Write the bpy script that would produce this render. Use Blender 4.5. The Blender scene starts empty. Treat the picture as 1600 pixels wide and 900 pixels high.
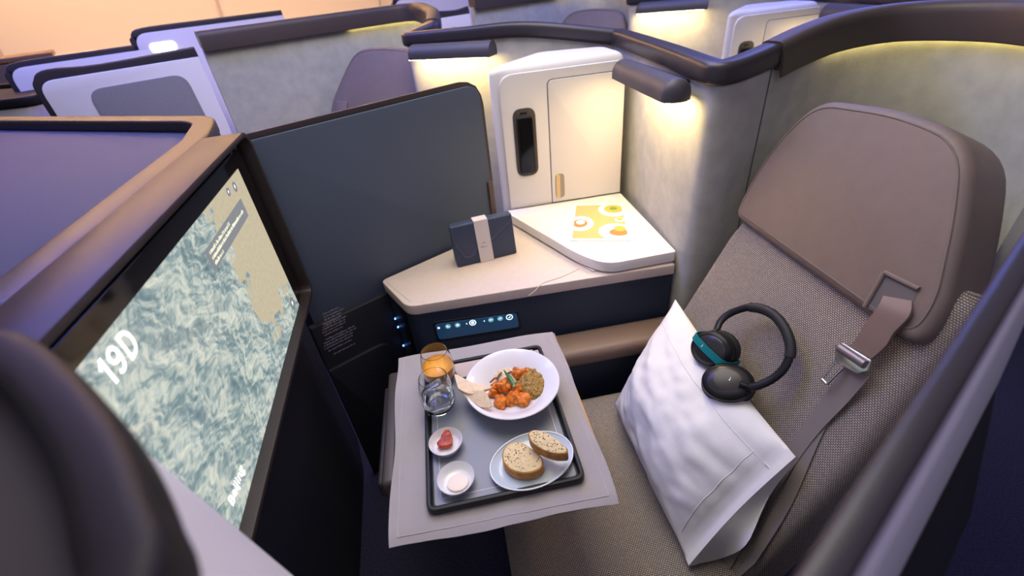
import bpy, bmesh, math, random
from mathutils import Vector, Matrix, noise
random.seed(7)
V = Vector
# ------------------------------------------------------------------ camera
FPX = 711.0; H = 1.5
def unit(v): return v.normalized()
_d = unit(V((115, 1025, FPX)))
_v = V((-150, -480, FPX)); _v = unit(_v - _v.dot(_d)*_d)
_Z = -_d; _Y = _v; _X = _Y.cross(_Z)
RM = Matrix((_X, _Y, _Z))                    # image axes (right, down, forward) -> world
scn = bpy.context.scene
COL = scn.collection
cam = bpy.data.cameras.new('camera'); camo = bpy.data.objects.new('camera', cam); COL.objects.link(camo)
cr, cd, cf = RM.col[0], RM.col[1], RM.col[2]
camo.matrix_world = Matrix(((cr[0], -cd[0], -cf[0], 0), (cr[1], -cd[1], -cf[1], 0), (cr[2], -cd[2], -cf[2], H), (0, 0, 0, 1)))
cam.sensor_width = 36; cam.lens = FPX/1600*36; cam.clip_start = 0.02
cam.dof.use_dof = True; cam.dof.focus_distance = 1.02; cam.dof.aperture_fstop = 2.8
scn.camera = camo
# ------------------------------------------------------------------ world, big lights, exposure
w = bpy.data.worlds.new('cabin_ambient'); scn.world = w; w.use_nodes = True
w.node_tree.nodes['Background'].inputs[0].default_value = (.60, .58, .72, 1)
w.node_tree.nodes['Background'].inputs[1].default_value = .22
def area(name, loc, size, col, power, target=None):
    l = bpy.data.lights.new(name, 'AREA'); l.shape = 'RECTANGLE'; l.size, l.size_y = size
    l.color = col; l.energy = power
    o = bpy.data.objects.new(name, l); COL.objects.link(o); o.location = loc
    if target is not None: o.rotation_euler = (V(target)-V(loc)).to_track_quat('-Z', 'Y').to_euler()
    return o
area('ceiling_light', (.1, 1.3, 2.5), (1.2, 1.6), (1, .93, .82), 36)
area('blue_cove_light', (-1.1, 1.9, 2.5), (1.6, .5), (.16, .20, 1), 40)
area('blue_cove_light', (1.6, 2.4, 2.5), (2.2, .4), (.20, .25, 1), 38)
area('aisle_cove_light', (-.2, -.9, 2.5), (3, .4), (.60, .52, 1), 13)
area('window_wash_light', (-1.25, 3.75, 2.35), (3.2, .4), (1, .62, .25), 520, (-1.9, 4.9, 1.3))
area('far_blue_mood_light', (4.2, 7.5, 2.15), (6, .6), (.12, .17, 1), 170, (0, 0, 1.2))
scn.view_settings.view_transform = 'Standard'; scn.view_settings.look = 'None'
scn.view_settings.exposure = 0; scn.view_settings.gamma = 1; scn.view_settings.use_curve_mapping = False
# ------------------------------------------------------------------ pixel -> place
C0 = V((0, 0, H))
def ray(x, y): return RM @ V(((x-800)/FPX, (y-450)/FPX, 1))
def pz(x, y, z): r = ray(x, y); return C0 + r*((z-H)/r.z)
def py(x, y, Yv): r = ray(x, y); return C0 + r*(Yv/r.y)
def pp(x, y, p, n): r = ray(x, y); n = V(n); return C0 + r*((V(p)-C0).dot(n)/r.dot(n))
def pv(x, y, P):                              # height on the vertical line over plan point P
    r = ray(x, y); t = (r.x*P[0]+r.y*P[1])/(r.x**2+r.y**2); return (C0+r*t).z
AX = math.radians(61); A = V((math.sin(AX), math.cos(AX), 0)); N = V((-A.y, A.x, 0))   # cabin axis (aft), across
P0 = V((-.272, 1.24, 0))
PITCH = A*1.36
def mirror_matrix(shift=V((0, 0, 0))):
    m = Matrix.Identity(3)
    for i in range(3):
        for j in range(3): m[i][j] -= 2*N[i]*N[j]
    t = P0 - m @ P0
    return Matrix.Translation(t+shift) @ m.to_4x4()
CUR = Matrix.Identity(4)
# ------------------------------------------------------------------ materials
MATS = {}
def mat(name, col, rough=.5, metal=0., var=0., vscale=20., bump=0., bscale=200., spec=.5, emit=None, estr=0., trans=0., ior=1.45, coat=0., sheen=0.):
    if name in MATS: return MATS[name]
    m = bpy.data.materials.new(name); m.use_nodes = True; nt = m.node_tree; b = nt.nodes['Principled BSDF']
    c = (*col, 1)
    b.inputs['Base Color'].default_value = c; b.inputs['Roughness'].default_value = rough; b.inputs['Metallic'].default_value = metal
    b.inputs['Specular IOR Level'].default_value = spec; b.inputs['Transmission Weight'].default_value = trans; b.inputs['IOR'].default_value = ior
    b.inputs['Coat Weight'].default_value = coat; b.inputs['Sheen Weight'].default_value = sheen
    if emit: b.inputs['Emission Color'].default_value = (*emit, 1); b.inputs['Emission Strength'].default_value = estr
    tc = nt.nodes.new('ShaderNodeTexCoord')
    if var:
        n = nt.nodes.new('ShaderNodeTexNoise'); n.inputs['Scale'].default_value = vscale; n.inputs['Detail'].default_value = 5
        nt.links.new(tc.outputs['Object'], n.inputs['Vector'])
        r = nt.nodes.new('ShaderNodeValToRGB'); r.color_ramp.elements[0].position = .3; r.color_ramp.elements[1].position = .7
        r.color_ramp.elements[0].color = (*[x*(1-var) for x in col], 1); r.color_ramp.elements[1].color = (*[min(1, x*(1+var)) for x in col], 1)
        nt.links.new(n.outputs['Fac'], r.inputs['Fac']); nt.links.new(r.outputs['Color'], b.inputs['Base Color'])
    if bump:
        n = nt.nodes.new('ShaderNodeTexNoise'); n.inputs['Scale'].default_value = bscale; n.inputs['Detail'].default_value = 3
        nt.links.new(tc.outputs['Object'], n.inputs['Vector'])
        bp = nt.nodes.new('ShaderNodeBump'); bp.inputs['Strength'].default_value = bump; bp.inputs['Distance'].default_value = .002
        nt.links.new(n.outputs['Fac'], bp.inputs['Height']); nt.links.new(bp.outputs['Normal'], b.inputs['Normal'])
    MATS[name] = m; return m
def tweed(name, c1, c2, pitch=.0042):
    """woven cloth: staggered light threads over dark ones, in UV metres"""
    m = bpy.data.materials.new(name); m.use_nodes = True; nt = m.node_tree; b = nt.nodes['Principled BSDF']
    uv = nt.nodes.new('ShaderNodeUVMap'); 
    br = nt.nodes.new('ShaderNodeTexBrick'); br.inputs['Scale'].default_value = 1/pitch
    br.inputs['Color1'].default_value = (*c1, 1); br.inputs['Color2'].default_value = (*[x*.82 for x in c1], 1); br.inputs['Mortar'].default_value = (*c2, 1)
    br.inputs['Mortar Size'].default_value = .16; br.inputs['Mortar Smooth'].default_value = .6; br.inputs['Brick Width'].default_value = 1.; br.inputs['Row Height'].default_value = .62
    nt.links.new(uv.outputs['UV'], br.inputs['Vector']); nt.links.new(br.outputs['Color'], b.inputs['Base Color'])
    bp = nt.nodes.new('ShaderNodeBump'); bp.invert = True; bp.inputs['Strength'].default_value = .6; bp.inputs['Distance'].default_value = .001
    nt.links.new(br.outputs['Fac'], bp.inputs['Height']); nt.links.new(bp.outputs['Normal'], b.inputs['Normal'])
    b.inputs['Roughness'].default_value = .9; b.inputs['Specular IOR Level'].default_value = .2
    MATS[name] = m; return m
M_fabric = mat('shell_fabric', (.41, .41, .37), .95, var=.10, vscale=22, bump=.35, bscale=350, spec=.15)
M_rail = mat('dark_rail', (.030, .025, .030), .38, bump=.05)
M_railb = mat('brown_rail', (.055, .040, .036), .5, bump=.08)
M_white = mat('white_plastic', (.70, .67, .66), .42, bump=.03)
M_gap = mat('dark_gap', (.10, .09, .09), .7)
M_lampm = mat('lamp_grey', (.055, .052, .062), .5, bump=.1, bscale=500)
M_beige = mat('console_beige', (.60, .50, .44), .6, var=.03, vscale=60, bump=.15, bscale=300)
M_navy = mat('navy_panel', (.022, .032, .055), .5, bump=.08)
M_divider = mat('divider_blue', (.060, .080, .125), .7, bump=.06, bscale=500)
M_darkw = mat('dark_footwell', (.012, .012, .018), .6)
M_black = mat('black_plastic', (.008, .008, .009), .42, spec=.35)
M_blackm = mat('black_matte', (.012, .012, .013), .6, bump=.1)
M_brownl = mat('brown_leather', (.160, .122, .098), .52, bump=.25, bscale=600, var=.04, vscale=30)
M_brownb = mat('bronze_trim', (.16, .105, .075), .35, metal=.6)
M_tweed = tweed('seat_tweed', (.50, .43, .37), (.05, .043, .04), .0056)
M_carpet = mat('carpet', (.020, .020, .045), .95, var=.5, vscale=180, bump=1, bscale=300)
M_greyin = mat('grey_inset', (.21, .20, .21), .8, var=.06, vscale=200)
M_shelf = mat('shelf_top', (.050, .056, .105), .65, spec=.25, bump=.05)
M_taupe = mat('taupe_top', (.045, .038, .036), .8, spec=.2)
M_warm = mat('warm_diffuser', (.9, .8, .6), .5, emit=(1, .72, .36), estr=40)
M_led = mat('yellow_led', (.9, .8, .4), .5, emit=(1, .80, .28), estr=12)
M_oval = mat('oval_lamp', (1, .95, .85), .5, emit=(1, .88, .68), estr=4)
M_china = mat('china_white', (.78, .77, .78), .18, coat=.3)
M_chinab = mat('china_blue_white', (.55, .64, .70), .2, coat=.3)
M_metal = mat('steel', (.62, .62, .64), .25, metal=1)
M_cyan = mat('icon_cyan', (.1, .3, .35), .5, emit=(.22, .60, .72), estr=.55)
M_icon = mat('icon_white', (.8, .9, 1), .5, emit=(.75, .95, 1), estr=1.6)
M_bluel = mat('blue_led', (.2, .4, 1), .5, emit=(.12, .30, 1), estr=5)
# ------------------------------------------------------------------ object helpers
LOC = {}
def link(o, parent=None):
    COL.objects.link(o)
    if parent is not None: o.parent = parent
    return o
def tag(o, label, cat, group=None):
    o['label'] = label; o['category'] = cat
    if group: o['group'] = group
    return o
def thing(name, label, cat, base, group=None):
    o = bpy.data.objects.new(name, None); o.empty_display_size = .05
    b = CUR @ V(base); o.location = b; link(o); LOC[o] = b
    return tag(o, label, cat, group)
def mesh(name, verts, faces, material, parent=None, smooth=35, uv=None, keep=False):
    vs = [V(v) if keep else CUR @ V(v) for v in verts]
    if not keep and CUR.determinant() < 0: faces = [tuple(reversed(f)) for f in faces]
    lo = V([min(v[i] for v in vs) for i in range(3)]); hi = V([max(v[i] for v in vs) for i in range(3)])
    c = (lo+hi)/2
    if parent is None: c.z = lo.z
    me = bpy.data.meshes.new(name); me.from_pydata([v-c for v in vs], [], faces)
    if uv:
        l = me.uv_layers.new(name='UVMap')
        for lp in me.loops: l.data[lp.index].uv = uv(verts[lp.vertex_index])
    if smooth:
        for p in me.polygons: p.use_smooth = True
        me.set_sharp_from_angle(angle=math.radians(smooth))
    me.materials.append(material)
    o = bpy.data.objects.new(name, me); LOC[o] = c
    o.location = c - (LOC[parent] if parent is not None else V((0, 0, 0)))
    return link(o, parent)
def bm_out(bm, name, material, parent=None, **k):
    bmesh.ops.recalc_face_normals(bm, faces=bm.faces)
    bm.verts.index_update()
    vs = [v.co.copy() for v in bm.verts]; fs = [tuple(v.index for v in f.verts) for f in bm.faces]; bm.free()
    return mesh(name, vs, fs, material, parent, **k)
def bevel(bm, r, seg=3, ang=25):
    if r <= 0: return
    bmesh.ops.recalc_face_normals(bm, faces=bm.faces)
    es = [e for e in bm.edges if len(e.link_faces) == 2 and e.calc_face_angle() > math.radians(ang)]
    bmesh.ops.bevel(bm, geom=es, offset=r, segments=seg, affect='EDGES', profile=.5, clamp_overlap=True)
def prism_bm(poly, z0, z1):
    """poly: plan points (x,y) or (x,y,_)"""
    bm = bmesh.new(); b = [bm.verts.new((p[0], p[1], z0)) for p in poly]; t = [bm.verts.new((p[0], p[1], z1)) for p in poly]
    n = len(poly); bm.faces.new(b[::-1]); bm.faces.new(t)
    for i in range(n): bm.faces.new((b[i], b[(i+1) % n], t[(i+1) % n], t[i]))
    return bm
def prism(name, poly, z0, z1, material, parent=None, bev=0, seg=3, **k):
    bm = prism_bm(poly, z0, z1); bevel(bm, bev, seg); return bm_out(bm, name, material, parent, **k)
def box(name, lo, hi, material, parent=None, bev=0, seg=3, **k):
    return prism(name, [(lo[0], lo[1]), (hi[0], lo[1]), (hi[0], hi[1]), (lo[0], hi[1])], lo[2], hi[2], material, parent, bev, seg, **k)
def round_poly(pts, r, seg=6):
    """round the corners of a 2-D polygon; r a number or list"""
    out = []; n = len(pts)
    for i in range(n):
        p0, p, p1 = V(pts[i-1][:2]), V(pts[i][:2]), V(pts[(i+1) % n][:2]); ri = r[i] if isinstance(r, (list, tuple)) else r
        d0, d1 = (p0-p), (p1-p); k = min(ri, d0.length*.48, d1.length*.48)
        if k < 1e-5: out.append(p); continue
        s, e = p+d0.normalized()*k, p+d1.normalized()*k
        for j in range(seg+1):
            t = j/seg; out.append(s*(1-t)**2+p*2*t*(1-t)+e*t*t)
    return [(q.x, q.y) for q in out]
def slab(name, outline, O, U, W, t0, t1, material, parent=None, bev=0, seg=3, **k):
    """2-D outline (u,w) on plane O + u U + w W, extruded along the normal from t0 to t1"""
    O, U, W = V(O), V(U).normalized(), V(W).normalized(); Nn = U.cross(W).normalized()
    bm = bmesh.new()
    b = [bm.verts.new(O+U*p[0]+W*p[1]+Nn*t0) for p in outline]; t = [bm.verts.new(O+U*p[0]+W*p[1]+Nn*t1) for p in outline]
    n = len(outline); bm.faces.new(b[::-1]); bm.faces.new(t)
    for i in range(n): bm.faces.new((b[i], b[(i+1) % n], t[(i+1) % n], t[i]))
    bevel(bm, bev, seg, 40); return bm_out(bm, name, material, parent, **k)
def uvof(q, O, U, W): d = V(q)-V(O); return d.dot(V(U).normalized()), d.dot(V(W).normalized())
def smooth_path(pts, n=6, closed=False):
    pts = [V(p) for p in pts]; out = []; m = len(pts)
    for i in range(m if closed else m-1):
        g = (lambda k: pts[k % m]) if closed else (lambda k: pts[max(0, min(m-1, k))])
        a, b, c, d = g(i-1), g(i), g(i+1), g(i+2)
        for j in range(n):
            t = j/n; out.append(.5*((2*b)+(c-a)*t+(2*a-5*b+4*c-d)*t*t+(3*b-a-3*c+d)*t**3))
    if not closed: out.append(pts[-1])
    return out
def sweep(name, path, profile, material, parent=None, closed=False, up=V((0, 0, 1)), **k):
    """profile (u to the left of travel, v up)"""
    n = len(path); vs = []; fs = []; m = len(profile)
    for i, p in enumerate(path):
        a = path[i-1] if (i or closed) else p; b = path[(i+1) % n] if (i < n-1 or closed) else p
        t = (b-a).normalized(); s = up.cross(t).normalized(); u2 = t.cross(s).normalized()
        vs += [p+s*q[0]+u2*q[1] for q in profile]
    for i in range(n if closed else n-1):
        for j in range(m):
            fs.append((i*m+j, i*m+(j+1) % m, ((i+1) % n)*m+(j+1) % m, ((i+1) % n)*m+j))
    if not closed: fs += [tuple(range(m))[::-1], tuple((n-1)*m+j for j in range(m))]
    bm = bmesh.new(); bv = [bm.verts.new(v) for v in vs]
    for f in fs: bm.faces.new([bv[i] for i in f])
    return bm_out(bm, name, material, parent, **k)
def circle(r, n=12, sx=1, sy=1): return [(r*sx*math.cos(2*math.pi*i/n), r*sy*math.sin(2*math.pi*i/n)) for i in range(n)]
def rrect(x0, x1, y0, y1, r, seg=4): return round_poly([(x0, y0), (x1, y0), (x1, y1), (x0, y1)], r, seg)
def tube(name, path, r, material, parent=None, n=10, **k): 
    t = (path[1]-path[0]).normalized(); up = V((0, 0, 1)) if abs(t.z) < .95 else V((1, 0, 0))
    return sweep(name, path, circle(r, n), material, parent, up=up, **k)
def lathe(name, prof, c, material, parent=None, n=40, sx=1, sy=1, rot=0, axis=None, **k):
    """prof (r,z) closed or open, around vertical (or axis) at c"""
    c = V(c); vs = []; fs = []; m = len(prof)
    q = V((0, 0, 1)).rotation_difference(V(axis)) if axis is not None else None
    ca, sa = math.cos(rot), math.sin(rot)
    for i in range(n):
        a = 2*math.pi*i/n; x, y = math.cos(a)*sx, math.sin(a)*sy; x, y = x*ca-y*sa, x*sa+y*ca
        for r, z in prof:
            p = V((r*x, r*y, z)); 
            if q: p = q @ p
            vs.append(c+p)
    for i in range(n):
        for j in range(m-1): fs.append((i*m+j, ((i+1) % n)*m+j, ((i+1) % n)*m+j+1, i*m+j+1))
    bm = bmesh.new(); bv = [bm.verts.new(v) for v in vs]
    for f in fs: bm.faces.new([bv[i] for i in f])
    bmesh.ops.remove_doubles(bm, verts=bm.verts, dist=1e-5)
    return bm_out(bm, name, material, parent, **k)
def lump(name, c, r, material, parent=None, sub=3, amp=.25, freq=60, **k):
    bm = bmesh.new(); bmesh.ops.create_icosphere(bm, subdivisions=sub, radius=1)
    off = V((random.random()*9, random.random()*9, random.random()*9))
    for v in bm.verts:
        d = v.co.copy(); p = V((d.x*r[0], d.y*r[1], d.z*r[2])); f = 1+amp*noise.noise(p*freq+off)
        v.co = V(c)+p*f
    return bm_out(bm, name, material, parent, smooth=60, **k)
def text(name, s, O, U, W, size, material, parent, align='LEFT', ext=.0004, bold=.0):
    cu = bpy.data.curves.new(name, 'FONT'); cu.body = s; cu.size = size; cu.align_x = align; cu.extrude = ext; cu.offset = bold
    o = bpy.data.objects.new(name, cu); COL.objects.link(o); bpy.context.view_layer.update()
    me = bpy.data.meshes.new_from_object(o.evaluated_get(bpy.context.evaluated_depsgraph_get()))
    bpy.data.objects.remove(o)
    U, W = V(U).normalized(), V(W).normalized(); Nn = U.cross(W)
    vs = [V(O)+U*v.co.x+W*v.co.y+Nn*v.co.z for v in me.vertices]; fs = [tuple(p.vertices) for p in me.polygons]
    return mesh(name, vs, fs, material, parent, smooth=0)
def word_rows(name, O, U, W, rows, h, material, parent, nrm=.0004):
    """print too small to read: rows of short strokes; rows = [(u, w, length)]"""
    U, W = V(U).normalized(), V(W).normalized(); Nn = U.cross(W); vs = []; fs = []
    for u, w_, L in rows:
        x = u
        while x < u+L:
            l = random.uniform(.6, 1.0)*h*.62
            p = V(O)+U*x+W*w_+Nn*nrm; hh = h*random.choice((.62, .8, 1)); i = len(vs)
            vs += [p, p+U*l, p+U*l+W*hh, p+W*hh]; fs.append((i, i+1, i+2, i+3)); x += l+h*random.choice((.16, .16, .16, .5))
    return mesh(name, vs, fs, material, parent, smooth=0)
#--SETTING--
# ------------------------------------------------------------------ setting
def struct(o): o['kind'] = 'structure'; return o
struct(mesh('floor', [(-9, -4, 0), (9, -4, 0), (9, 15, 0), (-9, 15, 0)], [(0, 1, 2, 3)], M_carpet))
M_wall = mat('sidewall_lining', (.66, .58, .50), .6, bump=.04, bscale=60)
WP = P0+N*3.15                                             # foot of the cabin sidewall
def wallpt(s, h):                                          # sidewall leans inwards with height
    lean = .0 if h < .9 else (h-.9)**2*.30
    return WP+A*s-N*lean+V((0, 0, h))
vs = []; fs = []; hs = [0, .4, .8, .95, 1.1, 1.25, 1.4, 1.6, 1.8, 2.0, 2.25, 2.5]; ss = [-3, 7]
for s in ss: vs += [wallpt(s, h) for h in hs]
for j in range(len(hs)-1): fs.append((j, len(hs)+j, len(hs)+j+1, j+1))
wall = struct(mesh('wall_window', vs, fs, M_wall, smooth=60))
for i in range(10):
    s0 = -2.4+i*.62
    O = wallpt(s0, 1.15); W = (wallpt(s0, 1.33)-wallpt(s0, .97)).normalized()
    wn = struct(slab('window_%d' % (i+1), rrect(-.17, .17, -.24, .24, .12, 6), O, A, W, -.002, .012, M_wall, None, .006))
    slab('window_shade', rrect(-.12, .12, -.18, .18, .09, 6), O, A, W, .011, .016, mat('shade', (.55, .50, .44), .7), wn, .003)
    if i % 2 == 0:
        st = struct(mesh('trim_%d' % (i//2+1), [wallpt(s0+.31+d, h)-N*e for h in hs for d, e in ((-.008, .004), (.008, .004))],
             [(2*j, 2*j+1, 2*j+3, 2*j+2) for j in range(len(hs)-1)], mat('panel_joint', (.45, .38, .32), .7)))
#--SUITES--
# ------------------------------------------------------------------ shared modules of a suite
SHELL = [(.645, 1.715, 1.285), (.632, 1.5, 1.285), (.618, 1.25, 1.283), (.606, 1.06, 1.28), (.612, 1.000, 1.279), (.655, .990, 1.282), (.74, 1.01, 1.295),
         (.85, 1.045, 1.315), (.96, 1.068, 1.328), (1.07, 1.05, 1.335), (1.14, .97, 1.338), (1.165, .857, 1.34), (1.13, .71, 1.34), (1.04, .60, 1.34), (.92, .53, 1.34), (.83, .49, 1.34)]
def spn(s, p, z): q = P0+A*s-N*p; return (q.x, q.y, z)
SHELLG = SHELL[:6]+[spn(.80, .70, 1.30), spn(.89, .82, 1.325), spn(.965, .98, 1.335), spn(.985, 1.10, 1.350), spn(.96, 1.18, 1.352), spn(.88, 1.214, 1.352), spn(.70, 1.217, 1.352), spn(.45, 1.217, 1.352), spn(.20, 1.217, 1.352), spn(.03, 1.217, 1.352)]
GSH = A*-.08+V((0, 0, .045))
_ap = mirror_matrix() @ (V(SHELL[0])-GSH); _ap.z = SHELL[0][2]-GSH.z
SHELLG[0] = tuple(_ap)
def build_shell(label, pts=None, glow=True):
    path = smooth_path(pts or SHELL, 6)
    t = thing('suite_shell', label, 'partition', (.63, 1.0, .0), 'suite shells')
    def wallpiece(i0, i1):
        vs = []; fs = []; th = .022
        pts = path[i0:i1+1]
        for i, p in enumerate(pts):
            g = i+i0; a = path[max(0, g-1)]; b = path[min(len(path)-1, g+1)]; d = (b-a); d.z = 0; d.normalize(); s = V((-d.y, d.x, 0))
            vs += [V((p.x, p.y, .30)), V((p.x, p.y, p.z-.02)), p+s*th+V((0, 0, -.02)), V((p.x, p.y, .30))+s*th]
        n = len(pts)
        for i in range(n-1):
            for j in range(4): fs.append((i*4+j, i*4+(j+1) % 4, i*4+4+(j+1) % 4, i*4+4+j))
        fs += [(3, 2, 1, 0), tuple((n-1)*4+j for j in range(4))]
        bm = bmesh.new(); bv = [bm.verts.new(v) for v in vs]
        for f in fs: bm.faces.new([bv[i] for i in f])
        return bm_out(bm, 'fabric_panel', M_fabric, t, smooth=40)
    cut = 37; n = len(path)
    wallpiece(0, cut); wallpiece(cut, n-1)
    def seam(i): 
        p = path[i]; tube('seam', [V((p.x-.0005, p.y-.0005, .32)), V((p.x-.0005, p.y-.0005, p.z-.03))], .0018, M_gap, t, n=6)
    seam(cut)
    prof = round_poly([(-.016, -.028), (.038, -.028), (.038, .022), (-.016, .022)], .016, 4)
    sweep('top_rail', path[:cut+1], prof, M_rail, t, smooth=50)
    sweep('top_rail', path[cut:], round_poly([(-.022, -.050), (-.016, -.050), (-.015, -.034), (.040, -.036), (.040, .026), (-.022, .026)], [.003, .003, .002, .016, .022, .022], 4), M_railb, t, smooth=50)
    if glow:
        sweep('led_strip', [p+V((0, 0, -.0385)) for p in path[46:74]], [(-.0135, -.003), (-.002, -.003), (-.002, .003), (-.0135, .003)], M_led, t)
    return t
def build_lamp(label):
    t = thing('reading_lamp', label, 'lamp', (.575, 1.20, 1.215), 'reading lamps over the side tables')
    prof = [(-.036, 0)]+[(-.036*math.cos(a), .016+.034*math.sin(a)) for a in [math.pi*i/10 for i in range(11)]]+[(.036, 0)]
    L0, L1 = V((.556, 1.395, 1.215)), V((.556, 1.040, 1.215))
    path = [L0]+[L0.lerp(L1, k) for k in (.02, .9)]
    hs = sweep('housing', [L0, L0.lerp(L1, .5), L0.lerp(L1, .93)], prof, M_lampm, t, smooth=50)
    # rounded nose at the free end
    vs = []; k = 6; e = L0.lerp(L1, .93)
    ring = lambda f, d: [e+V((0, -d, 0))+V((-q[0]*f, 0, .0+q[1]*(.35+.65*f))) for q in prof]
    for i in range(k+1): a = math.pi/2*i/k; vs += ring(max(.12, math.cos(a)), .025*math.sin(a))
    m = len(prof); fs = [(i*m+j, i*m+(j+1) % m, (i+1)*m+(j+1) % m, (i+1)*m+j) for i in range(k) for j in range(m)]+[tuple(k*m+j for j in range(m))]
    bm = bmesh.new(); bv = [bm.verts.new(v) for v in vs]
    for f in fs: bm.faces.new([bv[i] for i in f])
    bm_out(bm, 'end_cap', M_lampm, t, smooth=60)
    box('diffuser', (.527, 1.050, 1.2135), (.585, 1.380, 1.2155), M_warm, t, .001)
    box('mount', (.588, 1.10, 1.222), (.606, 1.34, 1.250), M_lampm, t, .004)
    return t
def build_cabinet(label, detail=True):
    t = thing('storage_cabinet', label, 'cabinet', (.40, 1.56, .30), 'storage cabinets at the suite dividers')
    nose = V((.150, 1.512)); fr = V((.607, 1.507)); ap = V((.628, 1.70)); gr = V((.435, 1.83))
    ap = V((.600, 1.685)); gr = V((.372, 1.745))
    corners = [nose+V((0, .008)), fr+V((0, .008)), ap, gr]
    def ring(d, z):
        out = []
        for i in range(4):
            p0, p, p1 = corners[i-1], corners[i], corners[(i+1) % 4]
            e0, e1 = (p-p0).normalized(), (p1-p).normalized(); n0, n1 = V((-e0.y, e0.x)), V((-e1.y, e1.x))
            out.append(p+(n0+n1)*(d/(1+n0.dot(n1))))
        return [V((x, y, z)) for x, y in round_poly(out, [.05, .02, .03, .03], 6)]
    R0 = .024; rings = [ring(0, .30), ring(0, 1.266-R0)]+[ring(R0*(1-math.cos(t)), 1.266-R0+R0*math.sin(t)) for t in [math.pi/2*i/5 for i in range(1, 6)]]
    m = len(rings[0]); vs = [v for r in rings for v in r]
    fs = [(k*m+j, k*m+(j+1) % m, (k+1)*m+(j+1) % m, (k+1)*m+j) for k in range(len(rings)-1) for j in range(m)]+[tuple(range(m))[::-1], tuple((len(rings)-1)*m+j for j in range(m))]
    mesh('body', vs, fs, M_white, t, smooth=50)
    U = V((fr.x-nose.x, fr.y-nose.y, 0)).normalized(); W = V((0, 0, 1)); O = V((nose.x, nose.y, 0)); nn_ = U.cross(W)   # nn_ points to the passenger (-Y)
    L = (fr-nose).length
    fpan = [(.045, .796), (L-.002, .796), (L-.002, 1.243), (.045, 1.243)]
    slab('front_panel', round_poly(fpan, [.004, .002, .002, .05], 8), O, U, W, -.008, .0035, M_white, t, .002)
    d0, d1 = .200, L-.004
    slab('door_gap', round_poly([(d0-.0025, .797), (d1+.001, .797), (d1+.001, 1.2155), (d0-.0025, 1.2155)], [.002, .002, .002, .02]), O, U, W, .002, .0040, M_gap, t)
    dr = slab('door', round_poly([(d0, .800), (d1, .800), (d1, 1.213), (d0, 1.213)], [.003, .003, .003, .018]), O, U, W, .002, .0075, M_white, t, .0015)
    slab('latch_recess', rrect(d0+.012, d0+.045, .815, .905, .014), O, U, W, .0073, .0080, mat('latch_inner', (.30, .26, .22), .5), dr)
    slab('latch', rrect(d0+.013, d0+.029, .816, .904, .0075), O, U, W, .0075, .0125, mat('latch_gold', (.62, .46, .25), .4, metal=.3), dr, .002)
    slab('handset_cradle', round_poly([(.080, .914), (.155, .914), (.155, 1.140), (.080, 1.140)], .03, 8), O, U, W, .003, .0075, mat('cradle_brown', (.060, .050, .046), .45), t, .002)
    slab('cradle_slot', rrect(.103, .128, 1.121, 1.128, .003), O, U, W, .0074, .0082, M_black, t)
    return t, O, U, W
def build_handset(label, O, U, W):
    t = thing('handset', label, 'handset', O+U*.117+W*.928-V((0, .008, 0)), 'seat control handsets')
    slab('case', rrect(.091, .145, .926, 1.114, .010, 5), O, U, W, .0076, .0150, M_black, t, .003)
    slab('display', rrect(.095, .141, .931, 1.109, .006, 4), O, U, W, .0149, .0156, mat('handset_glass', (.006, .006, .007), .06), t)
    return t
BT = math.radians(25)                                       # recline of the backrest
BP = V((.68, 0, .96)); BU = V((0, -1, 0)); BW = V((math.sin(BT), 0, math.cos(BT))); BN = BU.cross(BW)
if BN.x > 0: BN = -BN
def bpt(y, s, off=0): return BP+V((0, y, 0))+BW*s+BN*off
def bpix(x, y, off=0): return pp(x, y, BP+BN*off, BN)
def build_seat(label, full=True):
    t = thing('reclining_chair', label, 'chair', (.45, .65, 0), 'suite seats')
    uvb = lambda v: (V(v).y+V(v).dot(BN), V(v).dot(BW))
    if full:
        box('seat_cushion', (-.02, .335, .29), (.50, .915, .435), M_tweed, t, .04, 5, uv=lambda v: (v[0]+v[2], v[1]))
    box('seat_base', (.02, .40, .0), (.60, .88, .295), M_darkw, t, .01)
    # backrest: slab leaning back, slightly dished, tweed
    out = round_poly([(-.915, -.62), (-.345, -.62), (-.365, -.25), (-.41, .10), (-.86, .10), (-.918, -.02)], .05, 6)
    slab('backrest', [(u, w_) for u, w_ in out], BP, BU, BW, -.12 if BU.cross(BW).dot(BN) > 0 else 0, 0 if BU.cross(BW).dot(BN) > 0 else .12, M_tweed, t, .028, 5, uv=uvb)
    sgn = 1 if BU.cross(BW).dot(BN) > 0 else -1
    # headrest: leather pad, a tapered trapezoid with a piped front edge
    ho = [(-.915, -.005), (-.93, .09), (-.925, .19), (-.885, .285), (-.70, .305), (-.565, .292), (-.495, .19), (-.425, .06), (-.415, -.005)]
    ho = round_poly(ho, [.03, .06, .06, .06, .12, .06, .08, .06, .04], 6)
    a, b = sorted((-.085*sgn, .024*sgn))
    hr = slab('headrest', ho, BP, BU, BW, a, b, M_brownl, t, .024, 6, smooth=60)
    cx = sum(p[0] for p in ho)/len(ho); cy = sum(p[1] for p in ho)/len(ho)
    ring = [BP+BU*(cx+(p[0]-cx)*.935)+BW*(cy+(p[1]-cy)*.90)+BN*.0238 for p in ho]
    sweep('piping', ring, circle(.0016, 6), M_brownl, hr, closed=True, up=BN)
    if not full:
        slab('belt_sleeve', rrect(-.53, -.47, -.06, .07, .012), BP, BU, BW, .024, .034, M_brownl, t, .004)
    return t, hr
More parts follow.
